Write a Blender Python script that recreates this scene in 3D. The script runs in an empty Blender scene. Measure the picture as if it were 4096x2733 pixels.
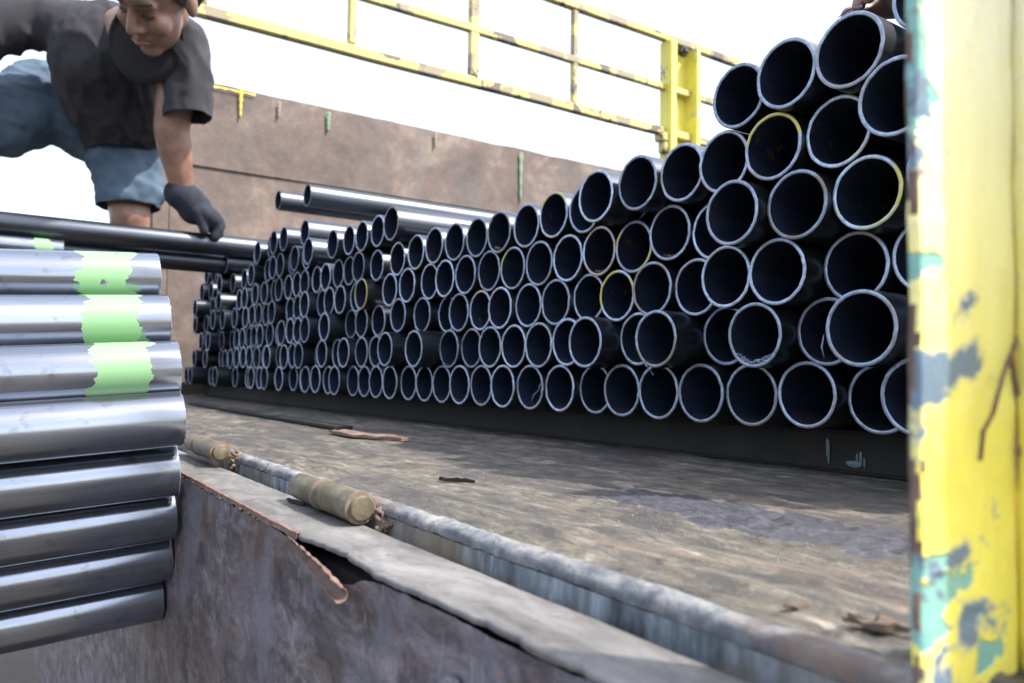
import bpy, bmesh, math, random
from mathutils import Vector, Matrix, noise
import numpy as np

# ------------------------------------------------------------------ camera, world, sun, exposure
scene = bpy.context.scene
COL = scene.collection
cam_d = bpy.data.cameras.new("camera"); cam = bpy.data.objects.new("camera", cam_d); COL.objects.link(cam)
F = Vector((-.82540, .56286, .04361)); R = Vector((.56385, .82576, .01422)); U = Vector((.02801, -.03633, .99895))
cam.matrix_world = Matrix(((R.x, U.x, -F.x, 0), (R.y, U.y, -F.y, 0), (R.z, U.z, -F.z, 0), (0, 0, 0, 1)))
cam_d.sensor_width = 36; cam_d.lens = 27.51
cam_d.clip_start = .01; cam_d.clip_end = 3000
cam_d.dof.use_dof = True; cam_d.dof.focus_distance = .66; cam_d.dof.aperture_fstop = 10.5
scene.camera = cam

SUN = Vector((.47, .39, .80)).normalized()
SUN_EL = math.asin(SUN.z); SUN_AZ = math.atan2(SUN.x, SUN.y)
world = bpy.data.worlds.new("World"); scene.world = world; world.use_nodes = True
wn = world.node_tree; wn.nodes.clear()
wo = wn.nodes.new('ShaderNodeOutputWorld'); bg = wn.nodes.new('ShaderNodeBackground')
sky = wn.nodes.new('ShaderNodeTexSky'); sky.sky_type = 'NISHITA'; sky.sun_disc = False
sky.sun_elevation = SUN_EL; sky.sun_rotation = SUN_AZ
sky.air_density = 1.0; sky.dust_density = 3.0; sky.ozone_density = 1.0
bg.inputs['Strength'].default_value = .15
# thin bright cloud veil over the whole sky
veil = wn.nodes.new('ShaderNodeMix'); veil.data_type = 'RGBA'; veil.blend_type = 'ADD'; veil.inputs[0].default_value = 1
veil.inputs[7].default_value = (2.75, 2.8, 2.95, 1); wn.links.new(sky.outputs[0], veil.inputs[6])
wn.links.new(veil.outputs[2], bg.inputs['Color']); wn.links.new(bg.outputs[0], wo.inputs['Surface'])

sd = bpy.data.lights.new("sun", 'SUN'); so = bpy.data.objects.new("sun", sd); COL.objects.link(so)
sd.energy = 4.2; sd.angle = math.radians(1.2); sd.color = (1, .95, .87)
so.rotation_euler = (-SUN).to_track_quat('-Z', 'Y').to_euler()
scene.view_settings.view_transform = 'Standard'; scene.view_settings.look = 'None'
scene.view_settings.exposure = 1.05; scene.view_settings.gamma = 1
scene.view_settings.use_curve_mapping = False
scene.render.engine = 'CYCLES'
scene.cycles.max_bounces = 8

# ------------------------------------------------------------------ helpers
class NT:
    def __init__(s, name):
        s.m = bpy.data.materials.new(name); s.m.use_nodes = True
        s.t = s.m.node_tree; s.b = s.t.nodes['Principled BSDF']; s.co = None
    def n(s, t, **k):
        x = s.t.nodes.new(t)
        for a, v in k.items(): setattr(x, a, v)
        return x
    def l(s, a, b): s.t.links.new(a, b)
    def coord(s, scale=(1, 1, 1), loc=(0, 0, 0), rnd=False):
        if not s.co: s.co = s.n('ShaderNodeTexCoord')
        mp = s.n('ShaderNodeMapping'); mp.inputs['Scale'].default_value = scale; mp.inputs['Location'].default_value = loc
        src = s.co.outputs['Object']
        if rnd:
            oi = s.n('ShaderNodeObjectInfo'); cm = s.n('ShaderNodeVectorMath', operation='ADD')
            mu = s.n('ShaderNodeMath', operation='MULTIPLY'); mu.inputs[1].default_value = 37.
            s.l(oi.outputs['Random'], mu.inputs[0]); s.l(src, cm.inputs[0]); s.l(mu.outputs[0], cm.inputs[1]); src = cm.outputs[0]
        s.l(src, mp.inputs['Vector']); return mp.outputs[0]
    def noise(s, scale, detail=5, rough=.6, sc=(1, 1, 1), loc=(0, 0, 0), rnd=False, dist=0):
        x = s.n('ShaderNodeTexNoise'); s.l(s.coord(sc, loc, rnd), x.inputs['Vector'])
        x.inputs['Scale'].default_value = scale; x.inputs['Detail'].default_value = detail
        x.inputs['Roughness'].default_value = rough; x.inputs['Distortion'].default_value = dist
        return x.outputs['Fac']
    def ramp(s, fac, stops, interp='LINEAR'):
        r = s.n('ShaderNodeValToRGB'); r.color_ramp.interpolation = interp
        e = r.color_ramp.elements
        while len(e) < len(stops): e.new(.5)
        for q, (p, c) in zip(e, stops):
            q.position = p; q.color = (c, c, c, 1) if isinstance(c, (int, float)) else (*c, 1)
        s.l(fac, r.inputs[0]); return r.outputs['Color']
    def mix(s, fac, a, b, mode='MIX'):
        m = s.n('ShaderNodeMix', data_type='RGBA', blend_type=mode)
        for v, i in ((fac, 0), (a, 6), (b, 7)):
            if isinstance(v, (int, float)): m.inputs[i].default_value = v if i == 0 else (v, v, v, 1)
            elif isinstance(v, tuple): m.inputs[i].default_value = (*v, 1)
            else: s.l(v, m.inputs[i])
        return m.outputs[2]
    def math(s, op, a, b=0.):
        m = s.n('ShaderNodeMath', operation=op)
        for v, i in ((a, 0), (b, 1)):
            if isinstance(v, (int, float)): m.inputs[i].default_value = v
            else: s.l(v, m.inputs[i])
        return m.outputs[0]
    def bump(s, h, strength=.5, dist=.001):
        b = s.n('ShaderNodeBump'); b.inputs['Strength'].default_value = strength; b.inputs['Distance'].default_value = dist
        s.l(h, b.inputs['Height']); s.l(b.outputs[0], s.b.inputs['Normal'])
    def set(s, **k):
        for a, v in k.items():
            i = s.b.inputs[{'base': 'Base Color', 'rough': 'Roughness', 'metal': 'Metallic', 'spec': 'Specular IOR Level', 'sss': 'Subsurface Weight'}[a]]
            if isinstance(v, (int, float)): i.default_value = v
            elif isinstance(v, tuple): i.default_value = (*v, 1)
            else: s.l(v, i)
        return s.m

def mesh_obj(name, bm, mats, parent=None, smooth=False, loc=(0, 0, 0)):
    me = bpy.data.meshes.new(name); bm.to_mesh(me); bm.free()
    for m in (mats if isinstance(mats, (list, tuple)) else [mats]): me.materials.append(m)
    if smooth:
        for p in me.polygons: p.use_smooth = True
    o = bpy.data.objects.new(name, me); COL.objects.link(o); o.location = loc
    if parent: o.parent = parent
    return o
def tag(o, label=None, cat=None, group=None, kind=None):
    for k, v in (('label', label), ('category', cat), ('group', group), ('kind', kind)):
        if v: o[k] = v
    return o
def empty(name, loc=(0, 0, 0)):
    o = bpy.data.objects.new(name, None); COL.objects.link(o); o.location = loc; o.empty_display_size = .1
    return o
def box(bm, c, s, bev=0., rot=None, mi=0):
    r = bmesh.ops.create_cube(bm, size=1); vs = r['verts']
    for v in vs: v.co = Vector((v.co.x * s[0], v.co.y * s[1], v.co.z * s[2]))
    if bev:
        es = list({e for v in vs for e in v.link_edges})
        q = bmesh.ops.bevel(bm, geom=es, offset=bev, segments=2, affect='EDGES'); vs = list({v for f in q['faces'] for v in f.verts} | {v for v in vs if v.is_valid})
    for v in vs:
        if rot: v.co = rot @ v.co
        v.co += Vector(c)
    return vs
def tube(bm, a, b, r1, r2=None, seg=14, cap=True):
    a = Vector(a); b = Vector(b); r2 = r1 if r2 is None else r2
    q = (b - a).to_track_quat('Z', 'Y')
    A = [bm.verts.new(a + q @ Vector((r1 * math.cos(t), r1 * math.sin(t), 0))) for t in [2 * math.pi * i / seg for i in range(seg)]]
    B = [bm.verts.new(b + q @ Vector((r2 * math.cos(t), r2 * math.sin(t), 0))) for t in [2 * math.pi * i / seg for i in range(seg)]]
    for i in range(seg): bm.faces.new((A[i], A[(i + 1) % seg], B[(i + 1) % seg], B[i]))
    if cap: bm.faces.new(A[::-1]); bm.faces.new(B)
def fn(x, y, z=0., oct=4): return noise.fractal(Vector((x, y, z)), 1., 2., oct)
def grid(bm, nx, ny, f, mi=0):
    vs = [[bm.verts.new(f(i / nx, j / ny)) for i in range(nx + 1)] for j in range(ny + 1)]
    for j in range(ny):
        for i in range(nx):
            fc = bm.faces.new((vs[j][i], vs[j][i + 1], vs[j + 1][i + 1], vs[j + 1][i])); fc.material_index = mi
    return vs

V = Vector
def capsule_blob(name, parts, voxel, mat, parent, smooth=6, disp=None, factor=.5, cut=None):
    bm = bmesh.new()
    for p in parts:
        if p[0] == 'e':      # ellipsoid centre radii [3x3 rotation]
            q = bmesh.ops.create_icosphere(bm, subdivisions=3, radius=1.); m = p[3] if len(p) > 3 else Matrix.Identity(3)
            for v in q['verts']: v.co = m @ Vector((v.co.x * p[2][0], v.co.y * p[2][1], v.co.z * p[2][2])) + Vector(p[1])
        else:                # chain of (point, radius)
            ch = p[1]
            for (a, ra), (b, rb) in zip(ch, ch[1:]):
                tube(bm, a, b, ra, rb, 20)
            for a, ra in ch:
                q = bmesh.ops.create_icosphere(bm, subdivisions=3, radius=ra)
                for v in q['verts']: v.co += Vector(a)
    me = bpy.data.meshes.new(name); bm.to_mesh(me); bm.free()
    o = bpy.data.objects.new(name, me); COL.objects.link(o)
    md = o.modifiers.new('r', 'REMESH'); md.mode = 'VOXEL'; md.voxel_size = voxel
    if smooth: s_ = o.modifiers.new('s', 'SMOOTH'); s_.iterations = smooth; s_.factor = factor
    dg = bpy.context.evaluated_depsgraph_get(); dg.update()
    m2 = bpy.data.meshes.new_from_object(o.evaluated_get(dg)); o.modifiers.clear(); o.data = m2; bpy.data.meshes.remove(me)
    m2.name = name
    if disp:
        m2.update(); nr = [v.normal.copy() for v in m2.vertices]
        for v, n_ in zip(m2.vertices, nr): v.co += n_ * disp(v.co)
    if cut is not None:      # clean hem: everything below this height is cut away, the cloth gets a thickness
        b2 = bmesh.new(); b2.from_mesh(m2)
        bmesh.ops.bisect_plane(b2, geom=b2.verts[:] + b2.edges[:] + b2.faces[:], plane_co=(-2.5, .3, cut), plane_no=(.04, .03, -1), clear_outer=True)
        b2.to_mesh(m2); b2.free(); sd2 = o.modifiers.new('thickness', 'SOLIDIFY'); sd2.thickness = .004
    m2.materials.clear(); m2.materials.append(mat)
    for p in m2.polygons: p.use_smooth = True
    m2.update()
    if parent: o.parent = parent; m2.transform(Matrix.Translation(-Vector(parent.location)))
    return o
# ------------------------------------------------------------------ materials
def steel(name, base, rough, seed=0, paint=None):
    t = NT(name)
    a = t.noise(9, 5, .6, (6, .35, 6), rnd=True)          # long streaks along the pipe
    b = t.noise(60, 4, .6, (1, 1, 1), rnd=True)
    fine = t.noise(300, 3, .6, (4, .15, 4), rnd=True)
    c = t.mix(t.ramp(a, [(.35, 0.), (.7, 1.)]), tuple(v * .72 for v in base), tuple(v * 1.15 for v in base))
    c = t.mix(t.ramp(b, [(.6, 0.), (.75, .5)]), c, (.11, .075, .05))
    ro = t.math('ADD', t.math('MULTIPLY', a, .22), rough - .1)
    met = .92
    if paint:
        y0, y1, col = paint
        sep = t.n('ShaderNodeSeparateXYZ'); t.l(t.coord(), sep.inputs[0])
        w = t.noise(45, 3, .6, (1, .5, 1), rnd=True)
        yy = t.math('ADD', sep.outputs['Y'], t.math('MULTIPLY', t.math('SUBTRACT', w, .5), .05))
        m = t.math('MULTIPLY', t.math('GREATER_THAN', yy, y0), t.math('LESS_THAN', yy, y1))
        m = t.math('MULTIPLY', m, t.ramp(t.noise(38, 3, .6, rnd=True), [(.30, 0.), (.34, 1.)]))
        c = t.mix(m, c, col); ro = t.mix(m, ro, .3)
        met = t.mix(m, .92, .0)
    t.bump(fine, .12, .0004)
    return t.set(base=c, rough=ro, metal=met)
M_pipe = steel('pipe_steel', (.085, .095, .115), .36)
M_pipe_b = steel('bundle_steel', (.32, .35, .41), .15)
M_pipe_g = steel('bundle_steel_green_band', (.32, .35, .41), .15, paint=(-.066, -.024, (.19, .36, .18)))
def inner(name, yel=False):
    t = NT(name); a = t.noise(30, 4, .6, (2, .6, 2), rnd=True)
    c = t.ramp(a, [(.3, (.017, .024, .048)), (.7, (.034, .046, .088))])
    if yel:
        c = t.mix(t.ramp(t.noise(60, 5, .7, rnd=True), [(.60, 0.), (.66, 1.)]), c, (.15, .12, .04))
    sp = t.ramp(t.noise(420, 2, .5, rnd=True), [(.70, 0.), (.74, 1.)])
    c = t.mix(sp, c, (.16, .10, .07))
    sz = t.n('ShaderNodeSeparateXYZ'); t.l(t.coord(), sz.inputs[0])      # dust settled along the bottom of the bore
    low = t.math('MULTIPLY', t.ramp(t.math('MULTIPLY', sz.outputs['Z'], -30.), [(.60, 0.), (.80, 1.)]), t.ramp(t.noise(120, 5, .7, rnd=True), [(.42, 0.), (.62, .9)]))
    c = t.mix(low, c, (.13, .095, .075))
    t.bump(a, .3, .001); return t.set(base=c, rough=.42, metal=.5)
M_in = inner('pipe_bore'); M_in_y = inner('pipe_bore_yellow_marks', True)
def rim(name, yel=0., rust=0.):
    t = NT(name); a = t.noise(160, 5, .7, rnd=True)
    c = t.ramp(a, [(.3, (.20, .25, .34)), (.5, (.34, .42, .56)), (.75, (.58, .68, .82))])
    big = t.noise(22, 2, .5, rnd=True, dist=.5)
    c = t.mix(t.math('MULTIPLY', t.ramp(big, [(.50, 0.), (.62, 1.)]), .45 + rust), c, (.30, .24, .20))
    oi = t.n('ShaderNodeObjectInfo'); c = t.mix(1., c, t.ramp(oi.outputs['Random'], [(0., .55), (1., 1.1)]), 'MULTIPLY')
    if yel: c = t.mix(t.ramp(t.noise(26, 2, .5, loc=(3, 3, 1), rnd=True), [(.62 - yel, 0.), (.70 - yel, 1.)]), c, (.44, .39, .12))
    t.bump(a, .4, .0004); return t.set(base=c, rough=.42, metal=.55)
M_rim = rim('cut_pipe_edge'); M_rim_y = rim('cut_pipe_edge_yellow_paint', .08); M_rim_r = rim('cut_pipe_edge_rusty', 0, .45)
M_rim_yy = rim('cut_pipe_edge_all_yellow', .25)

def dusty(name, cols, sc, streak=(1, 9, 1), rough=.85, metal=0., bump=.5, bd=.0015, specks=None):
    t = NT(name)
    s1 = t.noise(sc, 6, .65, streak); s2 = t.noise(sc * .35, 4, .6, dist=.8); s3 = t.noise(sc * 14, 4, .7)
    c = t.ramp(s1, [(.25, cols[0]), (.45, cols[1]), (.62, cols[2]), (.8, cols[3])])
    c = t.mix(t.ramp(s2, [(.35, 0.), (.65, .75)]), c, cols[1])
    c = t.mix(t.math('MULTIPLY', t.ramp(s3, [(.3, 0.), (.7, 1.)]), .35), c, cols[0])
    if specks: c = t.mix(t.ramp(t.noise(sc * 40, 2, .5), [(.66, 0.), (.71, 1.)]), c, specks)
    t.bump(t.math('ADD', s3, t.math('MULTIPLY', s1, .6)), bump, bd)
    return t.set(base=c, rough=rough, metal=metal)
# bed floor: worn steel plate covered with ochre dust, the bands run along the tail
t = NT('dusty_bed_floor')
st = t.noise(20, 8, .72, (1, 4.5, 1), dist=.6); st2 = t.noise(30, 7, .68, (1, 5, 1), (3, 1, 0), dist=.5); bigp = t.noise(5.5, 5, .6, (1, 2, 1), dist=1.2); fin = t.noise(420, 4, .75); mid = t.noise(70, 5, .7)
c = t.ramp(st, [(.25, (.022, .020, .019)), (.42, (.06, .053, .045)), (.54, (.15, .133, .11)), (.68, (.34, .31, .26))])
c = t.mix(t.ramp(st2, [(.42, 0.), (.62, .7)]), c, (.125, .11, .072))
c = t.mix(t.ramp(bigp, [(.43, 0.), (.58, .85)]), c, (.036, .034, .036))
c = t.mix(t.ramp(t.noise(9, 5, .7, (1, 3, 1), (7, 2, 0)), [(.55, 0.), (.7, .6)]), c, (.20, .13, .09))
c = t.mix(t.ramp(mid, [(.3, .7), (.55, 0.)]), c, (.05, .047, .046))
c = t.mix(t.ramp(t.noise(800, 2, .5), [(.66, 0.), (.72, .6)]), c, (.36, .33, .28))
c = t.mix(t.ramp(t.noise(24, 7, .75, (1, 2, 1), (9, 9, 1), dist=1.), [(.50, 0.), (.60, .75)]), c, (.035, .032, .031))
c = t.mix(t.ramp(t.noise(300, 4, .7), [(.30, .65), (.42, 0.)]), c, (.05, .043, .038))
t.bump(t.math('ADD', fin, t.math('ADD', mid, t.math('MULTIPLY', st, 1.5))), .55, .0016)
M_floor = t.set(base=c, rough=t.ramp(mid, [(.3, .55), (.7, .9)]))
# tar patch
t = NT('wrinkled_tar'); w1 = t.noise(60, 7, .7, (1, 2.4, 1), dist=1.5)
c = t.ramp(w1, [(.3, (.018, .018, .024)), (.55, (.055, .055, .068)), (.75, (.13, .13, .15))])
t.bump(w1, .8, .003); M_tar = t.set(base=c, rough=.5)
# edge channel of the bed, blue grey with vertical runs
t = NT('edge_channel_steel'); v1 = t.noise(38, 5, .7, (1.6, 1, .35)); v2 = t.noise(12, 4, .6)
c = t.ramp(v1, [(.3, (.03, .035, .04)), (.48, (.13, .16, .19)), (.64, (.30, .35, .40)), (.8, (.42, .44, .44))])
c = t.mix(t.ramp(v2, [(.5, 0.), (.66, .8)]), c, (.20, .16, .11))
t.bump(v1, .6, .001); M_channel = t.set(base=c, rough=.5, metal=.2)
# tailgate edge strip: bare brushed steel with brown dust towards the far end
t = NT('tailgate_edge_steel'); s1 = t.noise(16, 9, .72, (1, 2.2, 1), dist=.6); s2 = t.noise(6, 4, .6)
s4 = t.noise(90, 5, .7)
c = t.ramp(s1, [(.3, (.085, .079, .073)), (.5, (.18, .172, .165)), (.7, (.28, .275, .27))])
sep = t.n('ShaderNodeSeparateXYZ'); t.l(t.coord(), sep.inputs[0])
d = t.math('ADD', t.math('MULTIPLY', sep.outputs['X'], -1.6), t.math('MULTIPLY', s2, .9))
c = t.mix(t.ramp(d, [(.9, 0.), (1.5, .85)]), c, (.19, .145, .105))
c = t.mix(t.ramp(s4, [(.28, .6), (.42, 0.)]), c, (.08, .065, .055))
scr = t.noise(260, 2, .5, (.05, 1.5, 1), dist=.3); c = t.mix(t.ramp(scr, [(.64, 0.), (.68, .35)]), c, (.07, .065, .06))
c = t.mix(t.ramp(t.noise(45, 7, .75, loc=(4, 4, 4)), [(.55, 0.), (.66, .65)]), c, (.10, .085, .07))
t.bump(s4, .45, .001); M_strip = t.set(base=c, rough=.48, metal=.25)
# tailgate face: rust, dull violet-grey scale, red primer
t = NT('tailgate_rusty_face'); n1 = t.noise(9, 6, .7, (.8, 1, 1.4), dist=.8); n2 = t.noise(34, 8, .75, (.8, 1, 1.5), dist=.5); n3 = t.noise(180, 4, .7); n4 = t.noise(9, 5, .7, (1.2, 1, .6), (4, 0, 2), dist=1.)
c = t.ramp(n2, [(.30, (.035, .030, .032)), (.46, (.10, .086, .092)), (.56, (.19, .168, .18)), (.70, (.33, .30, .32))])
c = t.mix(t.ramp(n1, [(.50, 0.), (.64, .7)]), c, (.14, .082, .070))
c = t.mix(t.ramp(n4, [(.50, 0.), (.64, .75)]), c, (.17, .175, .21))
c = t.mix(t.ramp(n3, [(.62, 0.), (.7, .7)]), c, (.30, .15, .10))
c = t.mix(t.ramp(t.noise(55, 4, .7, (1, 1, .25), (8, 1, 1)), [(.66, 0.), (.70, .8)]), c, (.03, .025, .025))
scr = t.noise(420, 2, .5, (1, 1, .06)); c = t.mix(t.ramp(scr, [(.68, 0.), (.72, .5)]), c, (.38, .34, .33))
c = t.mix(t.ramp(t.noise(520, 3, .6), [(.64, 0.), (.69, .6)]), c, (.06, .035, .03))
t.bump(t.math('ADD', n2, t.math('MULTIPLY', n3, .5)), .8, .0018); M_gate = t.set(base=c, rough=.6, metal=.15)
M_rust = dusty('rust_scale', [(.07, .045, .037), (.16, .10, .08), (.27, .185, .145), (.36, .28, .22)], 60, (1, 1, 1), .9, 0, .8, .001)
M_hinge = dusty('hinge_olive_steel', [(.04, .032, .02), (.12, .10, .06), (.24, .21, .155), (.36, .33, .28)], 60, (1, 1, 1), .5, .25, .5, .0006)
M_mud = dusty('dried_mud', [(.16, .11, .085), (.25, .18, .14), (.33, .25, .20), (.40, .33, .27)], 160, (1, 1, 1), 1, 0, 1, .002)
M_grit = dusty('grit_grains', [(.12, .11, .09), (.22, .20, .17), (.32, .29, .24), (.42, .39, .33)], 200, (1, 1, 1), 1, 0, .2, .001)
t = NT('side_wall_rust'); n1 = t.noise(2.6, 9, .74, (1, 1, 1.2), dist=.15); n2 = t.noise(7, 8, .75); n3 = t.noise(3.2, 5, .6, (1, 2.5, .35), (2, 5, 1))
c = t.ramp(n1, [(.3, (.045, .034, .031)), (.5, (.135, .102, .085)), (.66, (.26, .205, .165))])
c = t.mix(t.ramp(n2, [(.5, 0.), (.68, .7)]), c, (.11, .065, .058))
c = t.mix(t.ramp(n3, [(.52, 0.), (.7, .55)]), c, (.10, .098, .105))
c = t.mix(t.ramp(t.noise(16, 5, .7, loc=(1, 4, 2)), [(.66, 0.), (.74, .7)]), c, (.38, .30, .22))
t.bump(n2, .4, .006); M_wall = t.set(base=c, rough=.75)
M_rustc = dusty('pink_brown_rust', [(.16, .09, .07), (.30, .19, .15), (.42, .30, .25), (.5, .4, .34)], 300, (1, 1, 1), 1, 0, .5, .0005)
def paint(name, col, under, u2, sc, th=.60, rough=.38, crack=False):
    t = NT(name); st = (1, .55, 1) if crack else (1, 1, 1)
    n1 = t.noise(sc, 9 if crack else 5, .62, st, dist=.3); n2 = t.noise(sc * .8, 5, .55, st, loc=(5, 2, 7), dist=.3)
    if crack:      # wear gathers on the outer edge of the post
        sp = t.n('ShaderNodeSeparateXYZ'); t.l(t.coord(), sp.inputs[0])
        ed = t.math('MULTIPLY', sp.outputs['Y'], 3.4)
        n1 = t.math('SUBTRACT', n1, t.math('SUBTRACT', ed, .075)); n2 = t.math('SUBTRACT', n2, t.math('SUBTRACT', ed, .075))
    n3 = t.noise(sc * 7, 4, .7); n4 = t.noise(sc * .5, 3, .5, loc=(1, 9, 3))
    c = t.mix(t.ramp(n4, [(.35, 0.), (.7, .7)]), col, tuple(min(1, v * 1.1 + .05) for v in col))
    if crack:      # painted glare: colour fades to near-white higher up the post
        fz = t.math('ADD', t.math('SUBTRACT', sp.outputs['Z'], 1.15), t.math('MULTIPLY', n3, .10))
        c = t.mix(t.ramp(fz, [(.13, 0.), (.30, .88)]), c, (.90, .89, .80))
    c = t.mix(t.ramp(n3, [(.55, 0.), (.75, .35)]), c, (.30, .27, .12) if not crack else (.50, .46, .16))
    if crack: c = t.mix(t.ramp(n1, [(th + .0, 0.), (th + .02, .8)]), c, (.46, .45, .30))
    c = t.mix(t.ramp(n2, [(th, 0.), (th + .015, 1.)]), c, u2)
    c = t.mix(t.ramp(n1, [(th + .03, 0.), (th + .045, 1.)]), c, under)
    h = t.math('SUBTRACT', n3, t.math('MULTIPLY', t.ramp(n2, [(th, 0.), (th + .015, 1.)]), 1.5))
    if crack:
        v = t.n('ShaderNodeTexVoronoi', feature='DISTANCE_TO_EDGE'); v.inputs['Scale'].default_value = 17
        vm = t.n('ShaderNodeVectorMath', operation='ADD'); t.l(t.coord((1, 1.3, .8)), vm.inputs[0])
        nz = t.n('ShaderNodeTexNoise'); nz.inputs['Scale'].default_value = 30; t.l(t.coord(), nz.inputs['Vector'])
        sc2 = t.n('ShaderNodeVectorMath', operation='SCALE'); sc2.inputs['Scale'].default_value = .05; t.l(nz.outputs['Color'], sc2.inputs[0]); t.l(sc2.outputs[0], vm.inputs[1])
        t.l(vm.outputs[0], v.inputs['Vector'])
        gate = t.ramp(t.noise(9, 2, .5, loc=(6, 6, 6)), [(.50, 0.), (.56, 1.)])
        ln = t.math('MULTIPLY', t.ramp(v.outputs['Distance'], [(.0, 1.), (.022, 0.)]), gate)
        c = t.mix(ln, c, (.20, .15, .08)); h = t.math('SUBTRACT', h, t.math('MULTIPLY', ln, 2.))
    t.bump(h, .5, .0012)
    return t.set(base=c, rough=rough)
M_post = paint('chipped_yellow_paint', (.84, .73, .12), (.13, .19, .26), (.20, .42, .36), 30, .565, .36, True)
M_rail = paint('weathered_yellow_rail', (.46, .39, .12), (.11, .085, .065), (.25, .21, .13), 6, .52, .6)
M_stake = paint('yellow_stake_paint', (.66, .60, .10), (.30, .27, .16), (.50, .47, .27), 5, .58, .55)
M_yel = NT('yellow_paint_run').set(base=(.62, .50, .06), rough=.5)
M_grn = NT('green_paint_run').set(base=(.17, .26, .15), rough=.5)
M_white_run = NT('pale_run').set(base=(.26, .23, .18), rough=.7)
M_dark = dusty('dark_old_timber', [(.008, .008, .008), (.013, .012, .011), (.022, .02, .018), (.035, .031, .028)], 20, (1, 6, 1), .9)
M_bluechip = NT('blue_grey_chip').set(base=(.10, .15, .18), rough=.6)
M_ground = dusty('packed_earth', [(.04, .035, .03), (.06, .052, .042), (.085, .072, .058), (.11, .095, .075)], 1.5, (1, 1, 1), .95, 0, .6, .02)
M_under = dusty('chassis_dark_steel', [(.02, .02, .02), (.035, .033, .03), (.05, .045, .04), (.07, .06, .05)], 10, (1, 1, 1), .7)
def cloth(name, cols, sc, rough=.95, weave=900):
    t = NT(name); a = t.noise(sc, 5, .6); w = t.noise(weave, 2, .5)
    c = t.ramp(a, [(.3, cols[0]), (.7, cols[1])])
    t.bump(t.math('ADD', a, t.math('MULTIPLY', w, .4)), .35, .004); return t.set(base=c, rough=rough)
M_shirt = cloth('charcoal_cotton', [(.017, .017, .021), (.036, .036, .044)], 7)
M_jean = cloth('faded_blue_denim', [(.035, .06, .095), (.095, .145, .20)], 9)
M_glove = cloth('dark_knit_glove', [(.009, .011, .018), (.02, .025, .04)], 30)
t = NT('brown_skin'); a = t.noise(22, 4, .6); c = t.ramp(a, [(.3, (.16, .085, .06)), (.7, (.28, .16, .115))]); t.bump(t.noise(700, 3, .6), .15, .0006); M_skin = t.set(base=c, rough=.42, sss=.03)
t.b.inputs['Subsurface Radius'].default_value = (.01, .004, .002)
M_lip = NT('lip').set(base=(.25, .09, .07), rough=.5)
M_hair = cloth('black_hair', [(.008, .008, .010), (.03, .03, .036)], 120, .5, 400)
M_neckshade = cloth('collar_and_neck_shade', [(.006, .006, .007), (.012, .012, .014)], 10)
M_sleeve = cloth('dark_blue_sleeve', [(.02, .02, .04), (.05, .05, .08)], 12)

# ------------------------------------------------------------------ ground
bm = bmesh.new(); grid(bm, 20, 20, lambda a, b: Vector(((a - .5) * 800, (b - .5) * 800, -1.25)))
tag(mesh_obj('ground', bm, M_ground), kind='structure')

# ------------------------------------------------------------------ the truck body
truck = empty('truck_bed', (-1.5, .2, -1.25))
tag(truck, 'old steel truck bed with rusty side wall, yellow rails and dropped tailgate', 'truck')
TO = Vector((-1.5, .2, -1.25))
def tpart(name, bm, mats, parent=truck, smooth=False):
    o = mesh_obj(name, bm, mats, None, smooth)
    o.parent = parent
    base = TO
    # geometry is written in world coordinates: shift it to the parent's frame
    o.data.transform(Matrix.Translation(-TO)) if parent is truck else None
    return o
FZ = -.085
def floor_h(x, y):
    e = min(1, max(0, (y - .222) / .02))
    h = .0016 * fn(x * 3, y * 45, 1) + .0010 * fn(x * 30, y * 60, 5)
    h += .0022 * math.exp(-((y - .262 - .004 * fn(x * 2, 3, 1)) / .006) ** 2)           # worn raised seam
    h -= .0016 * math.exp(-((y - .2365) / .0012) ** 2)                                 # joint of the edge plate
    h += .0030 * math.exp(-((y - .227) / .007) ** 2) * (1 + .5 * fn(x * 35, y * 60, 8, 5)) + .0012 * fn(x * 80, y * 80, 4) * math.exp(-((y - .24) / .02) ** 2)
    tar = math.exp(-(((x + .30) / .13) ** 4 + ((y - .385) / .045) ** 4))
    h += tar * (.0020 + .0035 * abs(fn(x * 28, y * 80, 9, 5)) + .002 * fn(x * 90, y * 150, 2))
    rub = math.exp(-(((x + .145) / .05) ** 4 + ((y - .245) / .022) ** 4))
    h += rub * .0035 * abs(fn(x * 60, y * 90, 4))
    return h * (.35 + .65 * e) - .004 * (1 - e) ** 3
bm = bmesh.new()
NXF, NYF = 520, 150
def ff(a, b):
    x = .12 - 1.55 * a ** 1.25; y = .215 + .485 * b ** 1.15
    return Vector((x, y, FZ + floor_h(x, y)))
vs = grid(bm, NXF, NYF, lambda a, b: ff(a, b))
for f in bm.faces:
    c_ = f.calc_center_median()
    if ((c_.x + .30) / .135) ** 2 + ((c_.y - .388) / .042) ** 2 < 1 + .9 * fn(c_.x * 40, c_.y * 60, 3): f.material_index = 1
bmesh.ops.reverse_faces(bm, faces=bm.faces)
tpart('floor_plate', bm, [M_floor, M_tar], smooth=True)
bm = bmesh.new()
grid(bm, 120, 40, lambda a, b: Vector((-1.43 - 1.57 * a, .215 + .485 * b, FZ + .0016 * fn((-1.43 - 1.57 * a) * 3, (.215 + .485 * b) * 45, 1) - .0005)))
grid(bm, 40, 20, lambda a, b: Vector((.12 - 3.12 * a, .70 + 6.1 * b, FZ - .001)))
bmesh.ops.reverse_faces(bm, faces=bm.faces)
tpart('floor_plate', bm, M_floor, smooth=True)
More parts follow.
